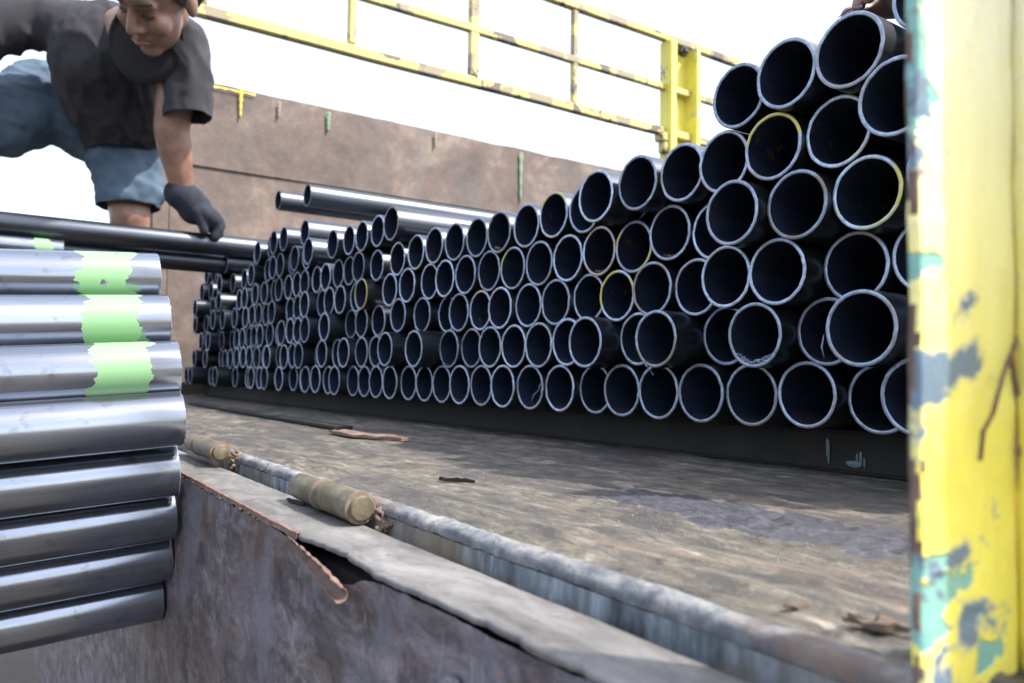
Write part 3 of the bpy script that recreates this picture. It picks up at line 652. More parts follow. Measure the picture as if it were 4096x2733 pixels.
PILE = [[-0.6607, 0.6004, -0.0148, 1.0], [-0.7199, 0.6121, -0.0148, 1.0], [-0.7791, 0.6038, -0.0148, 1.0], [-0.8384, 0.6005, -0.0148, 1.0], [-0.8976, 0.5965, -0.0148, 1.0], [-0.9568, 0.5993, -0.0148, 1.0], [-1.016, 0.5975, -0.0148, 1.0], [-1.0752, 0.6006, -0.0148, 1.0], [-1.1344, 0.6014, -0.0148, 1.0], [-1.1937, 0.6026, -0.0148, 1.0], [-1.2529, 0.596, -0.0148, 1.0], [-1.3122, 0.5968, -0.0148, 1.0], [-0.6374, 0.6034, 0.0428, 1.0], [-0.6966, 0.5758, 0.0398, 1.0], [-0.7559, 0.5967, 0.0423, 1.0], [-0.8152, 0.5966, 0.0399, 1.0], [-0.8745, 0.5983, 0.0399, 1.0], [-0.9338, 0.598, 0.04, 1.0], [-0.9932, 0.604, 0.04, 1.0], [-1.0525, 0.5993, 0.0401, 1.0], [-1.1119, 0.5689, 0.0402, 1.0], [-1.1712, 0.6035, 0.0418, 1.0], [-1.2306, 0.575, 0.0423, 1.0], [-0.6112, 0.5979, 0.096, 1.0], [-0.6705, 0.6011, 0.0931, 1.0], [-0.7298, 0.6091, 0.0957, 1.0], [-0.7892, 0.6036, 0.0942, 1.0], [-0.8486, 0.6034, 0.0942, 1.0], [-0.908, 0.5971, 0.094, 1.0], [-0.9674, 0.6024, 0.0946, 1.0], [-1.0268, 0.6008, 0.095, 1.0], [-1.0917, 0.618, 0.0971, 1.0], [-1.1512, 0.6035, 0.0983, 1.0], [-1.2268, 0.5964, 0.1016, 1.0], [-0.6439, 0.6017, 0.1463, 1.0], [-0.7033, 0.6017, 0.1488, 1.0], [-0.7627, 0.6017, 0.1474, 1.0], [-0.8221, 0.6009, 0.1473, 1.0], [-0.8815, 0.5999, 0.1472, 1.0], [-0.946, 0.6026, 0.1503, 1.0], [-1.0054, 0.5985, 0.1505, 1.0], [-1.0648, 0.5963, 0.15, 1.0], [-1.1242, 0.6019, 0.1512, 1.0], [-1.1934, 0.5961, 0.1507, 1.0], [-1.2636, 0.5972, 0.1489, 1.0], [-0.609, 0.5734, 0.2075, 1.0], [-0.6682, 0.5657, 0.2027, 1.0], [-0.7277, 0.5991, 0.2029, 1.0], [-0.7904, 0.5996, 0.2058, 1.0], [-0.8496, 0.599, 0.2009, 1.0], [-0.9132, 0.597, 0.201, 1.0], [-0.9771, 0.6004, 0.2028, 1.0], [-1.0429, 0.6006, 0.2052, 1.0], [-1.1046, 0.5984, 0.2073, 1.0], [-1.1678, 0.5985, 0.2043, 1.0], [-1.2345, 0.5972, 0.2006, 1.0], [-1.2174, 0.5754, 0.2575, 1.0], [-0.6015, 0.5989, -0.0148, 1.0], [-0.5422, 0.5984, -0.0148, 1.0], [-0.4829, 0.6022, -0.0148, 1.0], [-0.4236, 0.6027, -0.013, 1.0], [-0.3643, 0.618, -0.0148, 1.0], [-0.3051, 0.5677, -0.011, 1.0], [-0.5781, 0.5711, 0.0398, 1.0], [-0.5189, 0.6094, 0.0427, 1.0], [-0.4596, 0.5773, 0.0398, 1.0], [-0.4003, 0.5986, 0.0416, 1.0], [-0.341, 0.552, 0.0398, 1.0], [-0.2819, 0.5969, 0.0448, 1.0], [-0.5518, 0.6022, 0.0931, 1.0], [-0.4925, 0.5771, 0.0959, 1.0], [-0.4331, 0.5739, 0.0944, 1.0], [-0.3737, 0.5985, 0.0947, 1.0], [-0.3144, 0.6012, 0.0977, 1.0], [-0.5849, 0.5975, 0.1532, 1.0], [-0.5258, 0.6006, 0.1475, 1.0], [-0.4664, 0.5542, 0.1492, 1.0], [-0.407, 0.5659, 0.1479, 1.0], [-0.3476, 0.5721, 0.148, 1.0], [-0.2887, 0.5758, 0.1557, 1.0], [-0.5496, 0.5778, 0.2069, 1.0], [-0.4903, 0.5713, 0.2036, 1.0], [-0.4309, 0.5656, 0.2031, 1.0], [-0.3715, 0.5708, 0.2024, 1.0], [-0.3126, 0.552, 0.2104, 1.0], [-0.4686, 0.5655, 0.2589, 1.0], [-0.4091, 0.5542, 0.2584, 1.0], [-0.3497, 0.552, 0.2576, 1.0], [-0.3102, 0.5967, 0.302, 1.0], [-1.3715, 0.6002, -0.0148, 1.0], [-1.4308, 0.6028, -0.0148, 1.0], [-1.4902, 0.5878, -0.0148, 1.0], [-1.5508, 0.5989, -0.0147, 1.0], [-1.6112, 0.5932, -0.0135, 1.0], [-1.6725, 0.593, -0.0148, 1.0], [-1.7326, 0.6119, -0.0148, 1.0], [-1.7931, 0.6075, -0.0136, 1.0], [-1.8542, 0.593, -0.0148, 1.0], [-1.9145, 0.617, -0.0145, 1.0], [-1.975, 0.5946, -0.0148, 1.0], [-2.0349, 0.601, -0.0148, 1.0], [-2.0957, 0.5967, -0.0148, 1.0], [-2.1557, 0.6069, -0.0145, 1.0], [-2.2158, 0.6275, -0.0134, 1.0], [-2.2856, 0.606, -0.0148, 1.0], [-2.3457, 0.6564, -0.0148, 1.0], [-2.406, 0.5795, -0.0148, 1.0], [-2.4764, 0.6506, -0.0148, 1.0], [-2.536, 0.6133, -0.0148, 1.0], [-2.5968, 0.6147, -0.0148, 1.0], [-2.6692, 0.6298, -0.0148, 1.0], [-2.7469, 0.583, -0.0148, 1.0], [-2.8063, 0.618, -0.0148, 1.0], [-2.8657, 0.5953, -0.0148, 1.0], [-1.3321, 0.6042, 0.0411, 1.0], [-1.3932, 0.6025, 0.0405, 1.0], [-1.4526, 0.5904, 0.0404, 1.0], [-1.5127, 0.6026, 0.0402, 1.0], [-1.5728, 0.5918, 0.0405, 1.0], [-1.6433, 0.6143, 0.0369, 1.0], [-1.7048, 0.5876, 0.0377, 1.0], [-1.7653, 0.5949, 0.0389, 1.0], [-1.8247, 0.5942, 0.0367, 1.0], [-1.8849, 0.6039, 0.0377, 1.0], [-1.9451, 0.5902, 0.0378, 1.0], [-2.0061, 0.6054, 0.0394, 1.0], [-2.067, 0.6013, 0.0376, 1.0], [-2.1273, 0.5991, 0.0392, 1.0], [-2.1883, 0.5999, 0.0401, 1.0], [-2.2486, 0.5985, 0.0389, 1.0], [-2.313, 0.6421, 0.0379, 1.0], [-2.3742, 0.6142, 0.0373, 1.0], [-2.4341, 0.6138, 0.0376, 1.0], [-2.4993, 0.6203, 0.04, 1.0], [-2.5596, 0.6559, 0.0397, 1.0], [-2.619, 0.5991, 0.0403, 1.0], [-2.6803, 0.6349, 0.0436, 1.0], [-2.7401, 0.6346, 0.0442, 1.0], [-2.7995, 0.6045, 0.0442, 1.0], [-1.3455, 0.6143, 0.099, 1.0], [-1.4066, 0.6067, 0.0983, 1.0], [-1.4661, 0.6107, 0.0983, 1.0], [-1.5378, 0.5823, 0.094, 1.0], [-1.5986, 0.6247, 0.094, 1.0], [-1.6593, 0.5843, 0.0941, 1.0], [-1.7199, 0.5896, 0.0951, 1.0], [-1.7797, 0.5925, 0.0965, 1.0], [-1.84, 0.591, 0.0941, 1.0], [-1.8999, 0.6065, 0.0952, 1.0], [-1.9598, 0.601, 0.0954, 1.0], [-2.0317, 0.5975, 0.0934, 1.0], [-2.0913, 0.5998, 0.0944, 1.0], [-2.1518, 0.6042, 0.0933, 1.0], [-2.2227, 0.6055, 0.0924, 1.0], [-2.2932, 0.6091, 0.0939, 1.0], [-2.3526, 0.6478, 0.0927, 1.0], [-2.4135, 0.6286, 0.0933, 1.0], [-2.4729, 0.6123, 0.0932, 1.0], [-2.5323, 0.586, 0.0929, 1.0], [-2.5917, 0.5993, 0.0936, 1.0], [-2.6511, 0.592, 0.0954, 1.0], [-2.7105, 0.6275, 0.0957, 1.0], [-2.7709, 0.6407, 0.0965, 1.0], [-1.376, 0.5915, 0.15, 1.0], [-1.4364, 0.608, 0.1497, 1.0], [-1.4976, 0.5987, 0.1486, 1.0], [-1.5574, 0.599, 0.15, 1.0], [-1.6177, 0.6064, 0.1503, 1.0], [-1.6789, 0.5891, 0.1502, 1.0], [-1.7501, 0.5985, 0.1481, 1.0], [-1.8109, 0.602, 0.1471, 1.0], [-1.8716, 0.6374, 0.1493, 1.0], [-1.9312, 0.595, 0.1485, 1.0], [-1.9908, 0.5998, 0.1466, 1.0], [-2.0518, 0.5984, 0.1493, 1.0], [-2.1121, 0.5988, 0.1501, 1.0], [-2.173, 0.599, 0.1488, 1.0], [-2.2338, 0.6245, 0.1507, 1.0], [-2.2938, 0.6014, 0.1533, 1.0], [-2.3537, 0.5836, 0.1521, 1.0], [-2.4144, 0.5709, 0.1527, 1.0], [-2.4749, 0.6462, 0.1526, 1.0], [-2.5349, 0.6629, 0.1523, 1.0], [-2.5953, 0.6339, 0.153, 1.0], [-2.6547, 0.6072, 0.1546, 1.0], [-2.7173, 0.6259, 0.1547, 1.0], [-2.7791, 0.5999, 0.1554, 1.0], [-1.345, 0.6087, 0.2022, 1.0], [-1.4058, 0.5973, 0.205, 1.0], [-1.4656, 0.6044, 0.2042, 1.0], [-1.5266, 0.6052, 0.2046, 1.0], [-1.5863, 0.6008, 0.2028, 1.0], [-1.6465, 0.6043, 0.2036, 1.0], [-1.7184, 0.602, 0.2029, 1.0], [-1.7783, 0.6052, 0.2049, 1.0], [-1.8387, 0.605, 0.2036, 1.0], [-1.8989, 0.6013, 0.2034, 1.0], [-1.9588, 0.6103, 0.2037, 1.0], [-2.0193, 0.602, 0.2038, 1.0], [-2.08, 0.5963, 0.2044, 1.0], [-2.141, 0.6192, 0.2028, 1.0], [-2.2004, 0.602, 0.2033, 1.0], [-2.2606, 0.6045, 0.2038, 1.0], [-2.3221, 0.6242, 0.2056, 1.0], [-2.3835, 0.5784, 0.2035, 1.0], [-2.4447, 0.5942, 0.2038, 1.0], [-2.5051, 0.6434, 0.2037, 1.0], [-2.5645, 0.605, 0.2038, 1.0], [-2.6239, 0.6451, 0.2054, 1.0], [-2.686, 0.5781, 0.2052, 1.0], [-2.7477, 0.6013, 0.2058, 1.0], [-1.33, 0.6017, 0.264, 1.0], [-1.3895, 0.5963, 0.2621, 1.0], [-1.4502, 0.5958, 0.2628, 1.0], [-1.5104, 0.5852, 0.2617, 1.0], [-1.6425, 0.5817, 0.2629, 1.0], [-1.7022, 0.6004, 0.2609, 1.0], [-1.7631, 0.5927, 0.2623, 1.0], [-1.8229, 0.6088, 0.2615, 1.0], [-1.883, 0.5976, 0.2609, 1.0], [-1.9427, 0.5985, 0.2612, 1.0], [-2.0026, 0.6056, 0.2608, 1.0], [-2.1353, 0.6001, 0.262, 1.0], [-2.2557, 0.6156, 0.263, 1.0], [-2.3762, 0.616, 0.2624, 1.0], [-2.4359, 0.5919, 0.2625, 1.0], [-2.4968, 0.6455, 0.2625, 1.0], [-2.5575, 0.6447, 0.2628, 1.0], [-2.6176, 0.6407, 0.2645, 1.0], [-2.677, 0.6251, 0.2639, 1.0], [-2.7369, 0.6094, 0.2642, 1.0], [-1.7205, 0.6006, 0.3174, 1.0], [-1.8406, 0.5913, 0.3182, 1.0], [-1.9015, 0.5861, 0.3174, 1.0], [-1.9632, 0.5996, 0.317, 1.0], [-2.0228, 0.6203, 0.3166, 1.0], [-2.0832, 0.6005, 0.3163, 1.0], [-2.1434, 0.6165, 0.3208, 1.0], [-2.3844, 0.5941, 0.3212, 1.0], [-2.4445, 0.5896, 0.3213, 1.0], [-2.5056, 0.6455, 0.3213, 1.0], [-2.5665, 0.6314, 0.3215, 1.0], [-2.6879, 0.6338, 0.3223, 1.0], [-2.7488, 0.6252, 0.3224, 1.0], [-0.2458, 0.5857, -0.0148, 1.0], [-0.2226, 0.6065, 0.0407, 1.0], [-0.255, 0.5962, 0.0978, 1.0], [-0.2294, 0.5821, 0.1514, 1.0], [-0.2532, 0.5892, 0.2077, 1.0], [-0.2627, 0.5824, 0.2664, 1.0], [-1.9926, 0.7, 0.4669, 2.0], [-2.3013, 0.72, 0.511, 2.0], [-1.9376, 0.95, 0.4069, 2.0], [-2.0126, 1.0, 0.4049, 2.0], [-2.3, 0.86, 0.385, 2.0]]
ROWN = ['bottom row', 'second row up', 'third row up', 'fourth row up', 'fifth row up', 'sixth row up', 'seventh row up']
ROWZ = [-.015, .039, .093, .148, .204, .268, .320]
rows = {}
for i, (x, y, z, fl) in enumerate(PILE):
    if fl == 1: rows.setdefault(min(range(7), key=lambda k: abs(z - ROWZ[k])), []).append(i)
pos = {}
for r_, l in rows.items():
    for k, i in enumerate(sorted(l, key=lambda i: -PILE[i][0])): pos[i] = (r_, k)
rn = random.Random(11)
YEL = {82: 1, 83: 1, 78: 1, 54: 1, 53: 1, 38: 1, 29: 1, 34: 1, 24: 1, 48: 1, 163: 2}
RUS = [35, 36, 254, 70, 196]
STRAY = ['dark steel pipe lying on top of the pile, higher and longer of two', 'dark steel pipe on the pile with its end farthest left of the two strays',
         'dark steel pipe under the upper stray pipe, set back from the pile front', 'steel pipe tucked below the strays, second one back on the pile', 'loose steel pipe on the far left top of the pile, set back']
si = 0; PO = {}
def add_pipe(me, x, y, z, label, group, rot=(0, 0, 0)):
    o = bpy.data.objects.new('steel_pipe', me); COL.objects.link(o); o.location = (x, y, z); o.rotation_euler = rot
    tag(o, label, 'pipe', group); return o
for i, (x, y, z, fl) in enumerate(PILE):
    kind = 'allyellow' if YEL.get(i) == 2 else 'yellow' if i in YEL else 'rusty' if (i in RUS or rn.random() < .12) else 'plain'
    me = rn.choice(MESH[kind])
    if fl == 2: lab = STRAY[si]; si += 1
    else:
        r_, k = pos[i]
        look = {'plain': 'dark steel pipe', 'yellow': 'yellow-smeared steel pipe', 'rusty': 'brown-rimmed steel pipe', 'allyellow': 'bright yellow-rimmed steel pipe'}[kind]
        lab = f'{look}, {ordn(k)} from the yellow post in {ROWN[r_]} of pile'
    o = add_pipe(me, x, y, z, lab, 'steel pipes in the big pile', (0, rn.uniform(-.25, .25), 0)); PO[i] = o
# shavings and crumbs caught on some cut ends
def ribbon(parent, c0, pts, w, name='metal_shaving'):
    bm = bmesh.new(); L = []
    for k, p in enumerate(pts):
        a = Vector(c0) + Vector(p); d = Vector((.3 * math.sin(k * 2.3), .6, .8 * math.cos(k * 1.9))).normalized() * w
        L.append((bm.verts.new(a - d), bm.verts.new(a + d)))
    for a, b in zip(L, L[1:]): bm.faces.new((a[0], a[1], b[1], b[0]))
    o = mesh_obj(name, bm, M_rim, parent, True); o.data.transform(parent.rotation_euler.to_matrix().inverted().to_4x4() @ Matrix.Translation(-parent.location))
    md = o.modifiers.new('t', 'SOLIDIFY'); md.thickness = .0003
def nearest(p): return PO[min(PO, key=lambda i: (PO[i].location - Vector(p)).length)]
rk = random.Random(3)
for c0 in ((-.442, .566, .016),):
    p = nearest((-.442, .57, .043))
    b_ = p.location; 
    for j in range(7):
        ribbon(p, b_, [(.027 * math.sin(t_ * .1), -.001 + .004 * rk.random(), -.0265 * math.cos(t_ * .1) + .004 * rk.random()) for t_ in range(-8 + j, 6 + j // 2)], .0011)
for tgt, pts in (((-.587, .56, .040), [(-.014, -.001, -.022), (-.010, -.002, -.028), (-.004, -.002, -.033), (.001, -.003, -.037)]), ((-.834, .6, -.015), [(.004, .0, -.020), (.009, .001, -.010), (.018, .002, -.004), (.021, .003, .006)]),
                 ((-.372, .55, .047), [(-.031, .0, -.004), (-.0325, .0, -.014), (-.030, -.001, -.022)]), ((-.376, .55, .279), [(-.012, .004, .031), (-.002, .003, .0335), (.010, .002, .031)]),
                 ((-.644, .6, .148), [(.01, 0, .030), (.016, .0, .0335), (.02, .001, .036)])):
    p = nearest(tgt); ribbon(p, p.location, pts, .0010)
for j, tgt in enumerate(((-.595, .6, .153), (-.697, .6, .148), (-.918, .6, .202))):
    p = nearest(tgt); bm = bmesh.new()
    for k in range(34):
        t_ = rk.gauss(.25, .35); q = bmesh.ops.create_icosphere(bm, subdivisions=1, radius=rk.uniform(.0006, .0020))
        for v in q['verts']: v.co = v.co * rk.uniform(.7, 1.3) + Vector((.0245 * math.sin(t_), .003 + .012 * rk.random(), -.0245 * math.cos(t_)))
    o = mesh_obj('rust_crumbs', bm, M_rustc, p); o['kind'] = 'stuff'
# lengths of two long pipes reaching out of the pile to the left
ME_LONG = pipe_mesh('pipe', 6.6, KINDS['plain'], 9)
add_pipe(ME_LONG, -2.35, -2.6, .367, 'long dark pipe reaching out left across the worker\'s shin, upper one', 'long pipes being slid onto the pile')
add_pipe(ME_LONG, -2.405, -2.5, .320, 'long dark pipe just below the upper one reaching out left', 'long pipes being slid onto the pile')

# ------------------------------------------------------------------ bundle of bright pipes hanging at the left
TILT = .068
def far_end_mesh(mats, seed):      # same pipe, but its origin is the end that shows (pipe runs towards -Y)
    me = pipe_mesh('pipe', 5.5, mats, seed, 64, .0245, .0028)
    me.transform(Matrix.Rotation(math.pi, 4, 'Z')); return me
MB1 = [far_end_mesh([M_pipe_b, M_in, M_rim], s) for s in (21, 22)]
MG1 = [far_end_mesh([M_pipe_g, M_in, M_rim], s) for s in (23, 24)]
BUN = [(-.985, .169, .107, 1), (-.94, .173, .055, 1), (-.905, .178, .003, 1), (-.875, .183, -.049, 0), (-.905, .187, -.107, 0), (-.940, .205, -.158, 0), (-.905, .190, -.206, 0), (-.945, .196, -.252, 0), (-.915, .165, -.303, 0)]
BN = ['silver pipe with green paint band, topmost stack row of the hanging bundle', 'silver pipe with green paint band, second row down in the hanging bundle',
      'silver pipe with bright green band, lowest of the green-banded ones', 'bare silver pipe directly under the green-banded pipes, widest in view',
      'bare silver pipe, second below the green-banded pipes', 'bare silver pipe, third below the green-banded pipes', 'bare silver pipe, fourth below the green-banded pipes',
      'bare silver pipe, fifth below the green-banded pipes', 'darkest silver pipe at the bottom of the hanging bundle']
BUN = [(x * .82, y * .82, z * .82, g) for x, y, z, g in BUN[:3]] + [(-.730, .148, -.0414, 0), (-.757, .1505, -.0880, 0), (-.787, .1550, -.1325, 0), (-.817, .1590, -.1770, 0), (-.846, .1575, -.2220, 0)]
for k, (x, y, z, g) in enumerate(BUN):
    for c_ in range(3):
        me = (MG1 if g else MB1)[(k + c_) % 2]
        lab = BN[k] if c_ == 0 else 'silver pipe inside the hanging bundle, %s behind %s' % (('one', 'two')[c_ - 1], ['the topmost outer pipe', 'the second outer pipe', 'the third green-banded pipe', 'the widest bare pipe', 'the second bare pipe', 'the third bare pipe', 'the fourth bare pipe', 'the fifth bare pipe', 'the bottom pipe'][k])
        add_pipe(me, x - .0500 * c_, y - .01 * c_ - (.01 * ((k * 7) % 3) if c_ else 0), z, lab, 'silver pipes in the hanging bundle', (TILT, 0, 0) )
o = add_pipe(MG1[0], -2.325, .172, .309, 'thin-looking green-banded pipe above the bundle, below the long dark pipes', 'silver pipes in the hanging bundle', (0, 0, 0))

# ------------------------------------------------------------------ loose things on the floor
def flake(name, pts, z, th, mat, label, cat, seed, curl=.3):
    bm = bmesh.new(); n = len(pts); c0 = sum((Vector((a, b, 0)) for a, b in pts), Vector()) / n
    top = [bm.verts.new((a, b, z + th + th * curl * fn(i * 1.3, seed, 1))) for i, (a, b) in enumerate(pts)]
    bot = [bm.verts.new((a, b, z)) for a, b in pts]
    ct = bm.verts.new((c0.x, c0.y, z + th * .7))
    for i in range(n):
        j = (i + 1) % n; bm.faces.new((top[i], top[j], ct)); bm.faces.new((top[j], top[i], bot[i], bot[j]))
    bm.faces.new(bot[::-1]); bmesh.ops.recalc_face_normals(bm, faces=bm.faces)
    o = mesh_obj(name, bm, mat); tag(o, label, cat); return o
rr = random.Random(5)
def blobpts(cx, cy, w, h, n=14, rot=0, j=.25):
    out = []
    for i in range(n):
        t_ = 2 * math.pi * i / n; k = 1 + rr.uniform(-j, j); a = w * k * math.cos(t_); b = h * k * math.sin(t_)
        out.append((cx + a * math.cos(rot) - b * math.sin(rot), cy + a * math.sin(rot) + b * math.cos(rot)))
    return out
flake('rusty_plate_scrap', blobpts(-.972, .430, .085, .020, 20, .16, .14), FZ + .0015, .0035, M_rust, 'flat rusty scrap of plate lying on the bed floor in front of the pipes', 'scrap metal', 3, 1.0)
bm = bmesh.new(); box(bm, (-1.60, .455, FZ + .004), (.98, .030, .005), .001, None)
for v in bm.verts: v.co.z += .002 * fn(v.co.x * 4, v.co.y * 20, 2); v.co.y += .0
tag(mesh_obj('steel_strip', bm, M_dark), 'dark flat steel strip lying along the bed floor below the pipe pile', 'scrap metal')
flake('metal_chip', blobpts(-.538, .313, .016, .0022, 10, .55, .35), FZ + .001, .0022, M_dark, 'small dark sliver on the bed floor behind the near hinge', 'debris', 4, 1.2)
flake('rust_sliver', blobpts(-.562, .1935, .012, .0016, 10, .1, .35), GZ + .0008, .0014, M_dark, 'thin dark sliver on the tailgate edge beside the near hinge', 'debris', 6, 1.2)
flake('rust_flake', blobpts(-.150, .252, .010, .005, 16, .3, .4), FZ + .0030, .0022, M_mud, 'larger curled brown flake on the floor beside the yellow post', 'debris', 7, 1.8)
flake('rust_flake', blobpts(-.178, .247, .004, .0022, 12, .9, .4), FZ + .0030, .0012, M_mud, 'smaller brown flake left of the larger curled flake by the post', 'debris', 8, 1.8)
# grit
bm = bmesh.new(); rg = random.Random(12)
for i in range(2600):
    x = -.08 - 1.0 * rg.random() ** 1.5; y = .222 + .26 * rg.random()
    if rg.random() < .4: x = -.13 - .45 * rg.random(); y = .335 + rg.gauss(0, .014) + (x + .3) * .0
    s_ = rg.uniform(.0002, .00045) * (1 if rg.random() < .95 else 2)
    q = bmesh.ops.create_cube(bm, size=s_)
    mt = Matrix.Rotation(rg.uniform(0, 3), 3, Vector((rg.random(), rg.random(), rg.random() + .1)).normalized())
    zz = FZ + floor_h(x, y) + s_ * .3
    for v in q['verts']: v.co = mt @ v.co + Vector((x, y, zz))
tag(mesh_obj('grit', bm, M_grit), kind='stuff')

# ------------------------------------------------------------------ people
man = empty('person', (-2.65, .37, FZ))
tag(man, 'bending worker in charcoal T-shirt, blue denim shorts and dark glove, reaching for the long pipe', 'person')
hf = (R * -.30 + U * -.76 - F * .57).normalized(); hu0 = (R * .20 + U * .72 - F * .62)
hu = (hu0 - hf * hu0.dot(hf)).normalized(); hr = hf.cross(hu).normalized()
HC = V((-2.082, .335, .930)); HM = Matrix((hr, hf, hu)).transposed(); HS = 1.12
def H(x, y, z): return HC + HM @ V((x, y, z)) * HS
def he(c, r): return ('e', H(*c), tuple(v * HS for v in r), HM)
shL, shR = V((-2.529, .123, .985)), V((-2.236, .425, .885)); neck = V((-2.29, .33, .935))
elb, wr = V((-2.294, .418, .664)), V((-2.346, .465, .495))
body = [he((0, -.012, .04), (.077, .096, .084)), he((0, .028, -.03), (.060, .060, .082)), he((0, .060, -.092), (.026, .022, .02)),
        he((.038, .058, -.022), (.024, .026, .026)), he((-.038, .058, -.022), (.024, .026, .026)), he((0, .082, .045), (.048, .014, .02)),
        ('c', [(H(0, .086, .018), .0085 * HS), (H(0, .106, -.020), .0125 * HS)]), he((.013, .093, -.026), (.009, .010, .008)), he((-.013, .093, -.026), (.009, .010, .008)),
        ('c', [(H(-.045, .073, .030), .009), (H(-.015, .086, .030), .009)]), ('c', [(H(.045, .073, .030), .009), (H(.015, .086, .030), .009)]),
        he((.029, .068, .010), (.015, .012, .011)), he((-.029, .068, .010), (.015, .012, .011)),
        ('c', [(H(-.020, .080, -.052), .0075), (H(0, .089, -.052), .009), (H(.020, .080, -.052), .0075)]), ('c', [(H(-.016, .078, -.064), .0075), (H(0, .085, -.065), .0095), (H(.016, .078, -.064), .0075)]),
        he((.080, -.008, .002), (.010, .020, .034)), he((-.080, -.008, .002), (.010, .020, .034)),
        ('c', [(H(0, -.02, -.04), .058), (neck, .060), (V((-2.42, .29, .92)), .085)]),
        ('c', [(shL, .05), (shR, .05)]), ('c', [(V((-2.45, .28, .88)), .11), (V((-2.60, .315, .82)), .11), (V((-2.67, .345, .75)), .11), (V((-2.71, .34, .71)), .10)]),
        ('c', [(shR, .055), (elb, .047), (elb.lerp(wr, .25), .046), (wr, .028), (V((-2.350, .500, .468)), .026)]),
        ('c', [(shL, .055), (V((-2.545, -.06, .86)), .045), (V((-2.42, -.10, .66)), .03)]),
        ('c', [(V((-2.686, .36, .70)), .08), (V((-2.655, .372, .475)), .058), (V((-2.70, .388, .34)), .052), (V((-2.75, .40, .02)), .036), (V((-2.755, .40, -.03)), .036)]),
        ('c', [(V((-2.755, .40, -.048)), .034), (V((-2.64, .375, -.060)), .024)]),
        ('c', [(V((-2.76, .30, .75)), .09), (V((-2.80, .14, .80)), .08), (V((-2.70, -.06, .68)), .055), (V((-2.74, -.09, .35)), .04), (V((-2.76, -.10, .10)), .03), (V((-2.65, -.10, .06)), .025)])]
capsule_blob('body', body, .0058, M_skin, man, 3)
# eyelids' lash line and brows, lips
def small(name, pts, r, mat):
    capsule_blob(name, [('c', [(H(*p), r * k) for p, k in pts])], .0018, mat, man, 1)
for sx in (-1, 1):
    small('eyelash', [((sx * .017, .083, .006), .7), ((sx * .029, .083, .002), 1), ((sx * .042, .074, .005), .7)], .0032, M_hair)
    small('eyebrow', [((sx * .014, .096, .038), .8), ((sx * .030, .094, .043), 1.1), ((sx * .048, .080, .040), .6)], .0045, M_hair)
small('lips', [((-.019, .089, -.058), .6), ((0, .098, -.058), 1), ((.019, .089, -.058), .6)], .0055, M_lip)
hair = [he((0, -.030, .055), (.086, .098, .086)), he((0, .045, .105), (.064, .045, .030)), he((.045, .03, .095), (.03, .045, .03)), he((-.045, .03, .095), (.03, .045, .03)), he((0, -.075, -.01), (.066, .045, .06)), he((.072, .012, .045), (.014, .02, .035)), he((-.072, .012, .045), (.014, .02, .035))]
capsule_blob('hair', hair, .0045, M_hair, man, 2, lambda c: .006 * fn(c.x * 90, c.y * 90, c.z * 90))
# T-shirt: torso, hanging belly, sleeves, folds pulled from the shoulder to the hem
def foldd(c): 
    a = fn(c.x * 5 + c.z * 3, c.y * 9, c.z * 2.2, 3)
    b = 1 - abs(fn(c.x * 4 + c.z * 5, c.y * 11 + c.z * 4, c.z * 2.5 + 3, 2)) * 3.2
    d = 1 - abs(fn(c.x * 12, c.y * 14 - c.z * 5, c.z * 8 + 9, 2)) * 3.
    return .012 * a + .008 * max(0, b) ** 1.5 + .0025 * max(0, d) - .006
shirt = [('c', [(shL + V((0, 0, -.01)), .085), (V((-2.43, .29, .93)), .095), (shR + V((0, 0, .0)), .072)]), ('c', [(V((-2.46, .27, .90)), .150), (V((-2.58, .30, .83)), .150), (V((-2.65, .33, .76)), .130), (V((-2.665, .35, .715)), .125)]),
         ('c', [(shR, .072), (V((-2.230, .440, .80)), .066), (V((-2.226, .449, .735)), .066), (V((-2.226, .449, .66)), .064)]), ('c', [(shL, .08), (V((-2.54, -.03, .90)), .074), (V((-2.54, -.12, .84)), .070)]),
         ('c', [(V((-2.40, .36, .90)), .10), (V((-2.46, .40, .82)), .08), (V((-2.56, .395, .75)), .08)])]
for a, b, r_ in ((V((-2.42, .165, .93)), V((-2.53, .30, .70)), .018), (V((-2.38, .19, .90)), V((-2.52, .36, .69)), .016), (V((-2.36, .23, .87)), V((-2.52, .40, .70)), .015), (V((-2.47, .14, .90)), V((-2.60, .24, .70)), .017), (V((-2.34, .33, .84)), V((-2.47, .41, .70)), .014)):
    shirt.append(('c', [(a, r_ * .8), (a.lerp(b, .5) + V((.015, 0, -.01)), r_ * 1.2), (b, r_)]))
capsule_blob('t_shirt', shirt, .0065, M_shirt, man, 6, foldd, cut=.672)
# neckline ring; disc in shade colour stands for the dark hollow inside
nb = (neck - H(0, -.02, -.04)).normalized()
coll = []
q = (F * -1 * .75 + U * -.3 + R * .15).normalized().to_track_quat('Z', 'Y')
NC = V((-2.225, .338, .865))
for i in range(25):
    t_ = 2 * math.pi * i / 24; coll.append((NC + R * (.098 * math.cos(t_)) + U * (.105 * math.sin(t_)) - F * (.012 * math.sin(t_)), .0050))
capsule_blob('collar_and_shade_disc', [('c', coll), ('e', NC + F * .002, (.094, .012, .101), Matrix((R, F, U)).transposed())], .004, M_neckshade, man, 2)
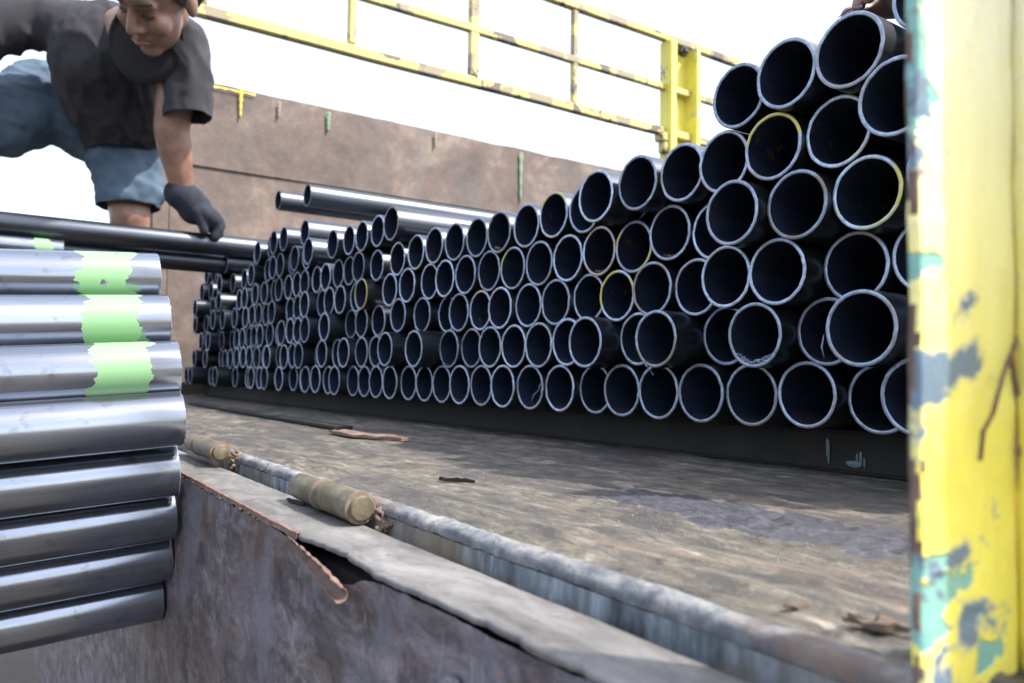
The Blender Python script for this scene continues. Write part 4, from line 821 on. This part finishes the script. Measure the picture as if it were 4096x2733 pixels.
# denim shorts
sh = [('c', [(V((-2.70, .355, .735)), .120), (V((-2.672, .367, .60)), .100), (V((-2.660, .371, .535)), .096)]),
      ('c', [(V((-2.76, .30, .77)), .125), (V((-2.79, .145, .825)), .118), (V((-2.735, .03, .735)), .112), (V((-2.69, -.05, .70)), .085)])]
capsule_blob('denim_shorts', sh, .0085, M_jean, man, 4, lambda c: .012 * fn(c.x * 9, c.y * 5, c.z * 14, 3) + .006 * max(0, 1 - 3 * abs(fn(c.x * 5, c.y * 8 + c.z * 6, c.z * 9, 2))) + .004 * fn(c.x * 30, c.y * 30, c.z * 30), cut=.508)
# glove with five fingers closed on the long pipe
hc = V((-2.350, .500, .462)); fw = (V((-2.331, .582, .414)) - wr).normalized(); sd_ = fw.cross(V((0, 0, 1))).normalized(); dn = fw.cross(sd_).normalized()
if dn.z > 0: dn = -dn
gl = [('c', [(wr - fw * .012, .034), (wr + fw * .02, .034), (hc, .036)]), ('e', hc + fw * .035, (.046, .026, .046), Matrix((sd_, dn, fw)).transposed())]
for k, ln in zip((-1.5, -.5, .5, 1.5), (.062, .072, .068, .052)):
    b0_ = hc + fw * .068 + sd_ * (k * .021)
    gl.append(('c', [(hc + fw * .03 + sd_ * k * .018, .012), (b0_, .0120), (b0_ + fw * ln * .45 + dn * ln * .25, .0110), (b0_ + fw * ln * .55 + dn * ln * .75, .0098)]))
th_ = hc + sd_ * .040
gl.append(('c', [(hc + sd_ * .02, .017), (th_ + fw * .015 + dn * .012, .0135), (th_ + fw * .045 + dn * .030, .0115), (th_ + fw * .062 + dn * .046, .010)]))
gl = [((p[0], p[1], tuple(v * 1.3 for v in p[2]), p[3]) if p[0] == 'e' else ('c', [(wr + (a - wr) * .92, r_ * 1.30) for a, r_ in p[1]])) for p in gl]
capsule_blob('glove', gl, .0042, M_glove, man, 2)
# rubber sandals
for p in (V((-2.70, .39, -.078)), ):
    bm = bmesh.new(); box(bm, p, (.25, .10, .012), .005); o = mesh_obj('sandal', bm, M_hair, man); o.data.transform(Matrix.Translation(-V(man.location)))

# a second worker on the far side: only fingers and a dark sleeve show above the pile at the top right
p2 = empty('person', (-.36, 1.0, FZ)); tag(p2, 'second worker whose fingers rest on the topmost pipes beside the yellow post', 'person')
HB = V((-.358, .655, .334))
hnd = [('e', HB + V((0, .03, .010)), (.030, .042, .016)), ('c', [(HB + V((0, .06, .012)), .024), (HB + V((.01, .16, .05)), .030), (HB + V((.02, .30, .12)), .042)])]
for k, ln in zip((-1.5, -.5, .5, 1.5), (.040, .048, .045, .034)):
    hnd.append(('c', [(HB + V((k * .0135, .012, .012)), .0078), (HB + V((k * .0145, -ln * .45, .014)), .0074), (HB + V((k * .0145, -ln * .85, .001)), .0066), (HB + V((k * .0145, -ln, -.012)), .006)]))
hnd.append(('c', [(HB + V((-.025, .03, .008)), .010), (HB + V((-.042, .005, .004)), .0085), (HB + V((-.046, -.016, -.004)), .0075)]))
capsule_blob('hand', hnd, .0026, M_skin, p2, 2)
capsule_blob('sleeve', [('c', [(HB + V((.01, .13, .045)), .042), (HB + V((.03, .32, .13)), .058), (HB + V((.05, .55, .32)), .075)])], .006, M_sleeve, p2, 2, lambda c: .005 * fn(c.x * 20, c.y * 20, c.z * 20))
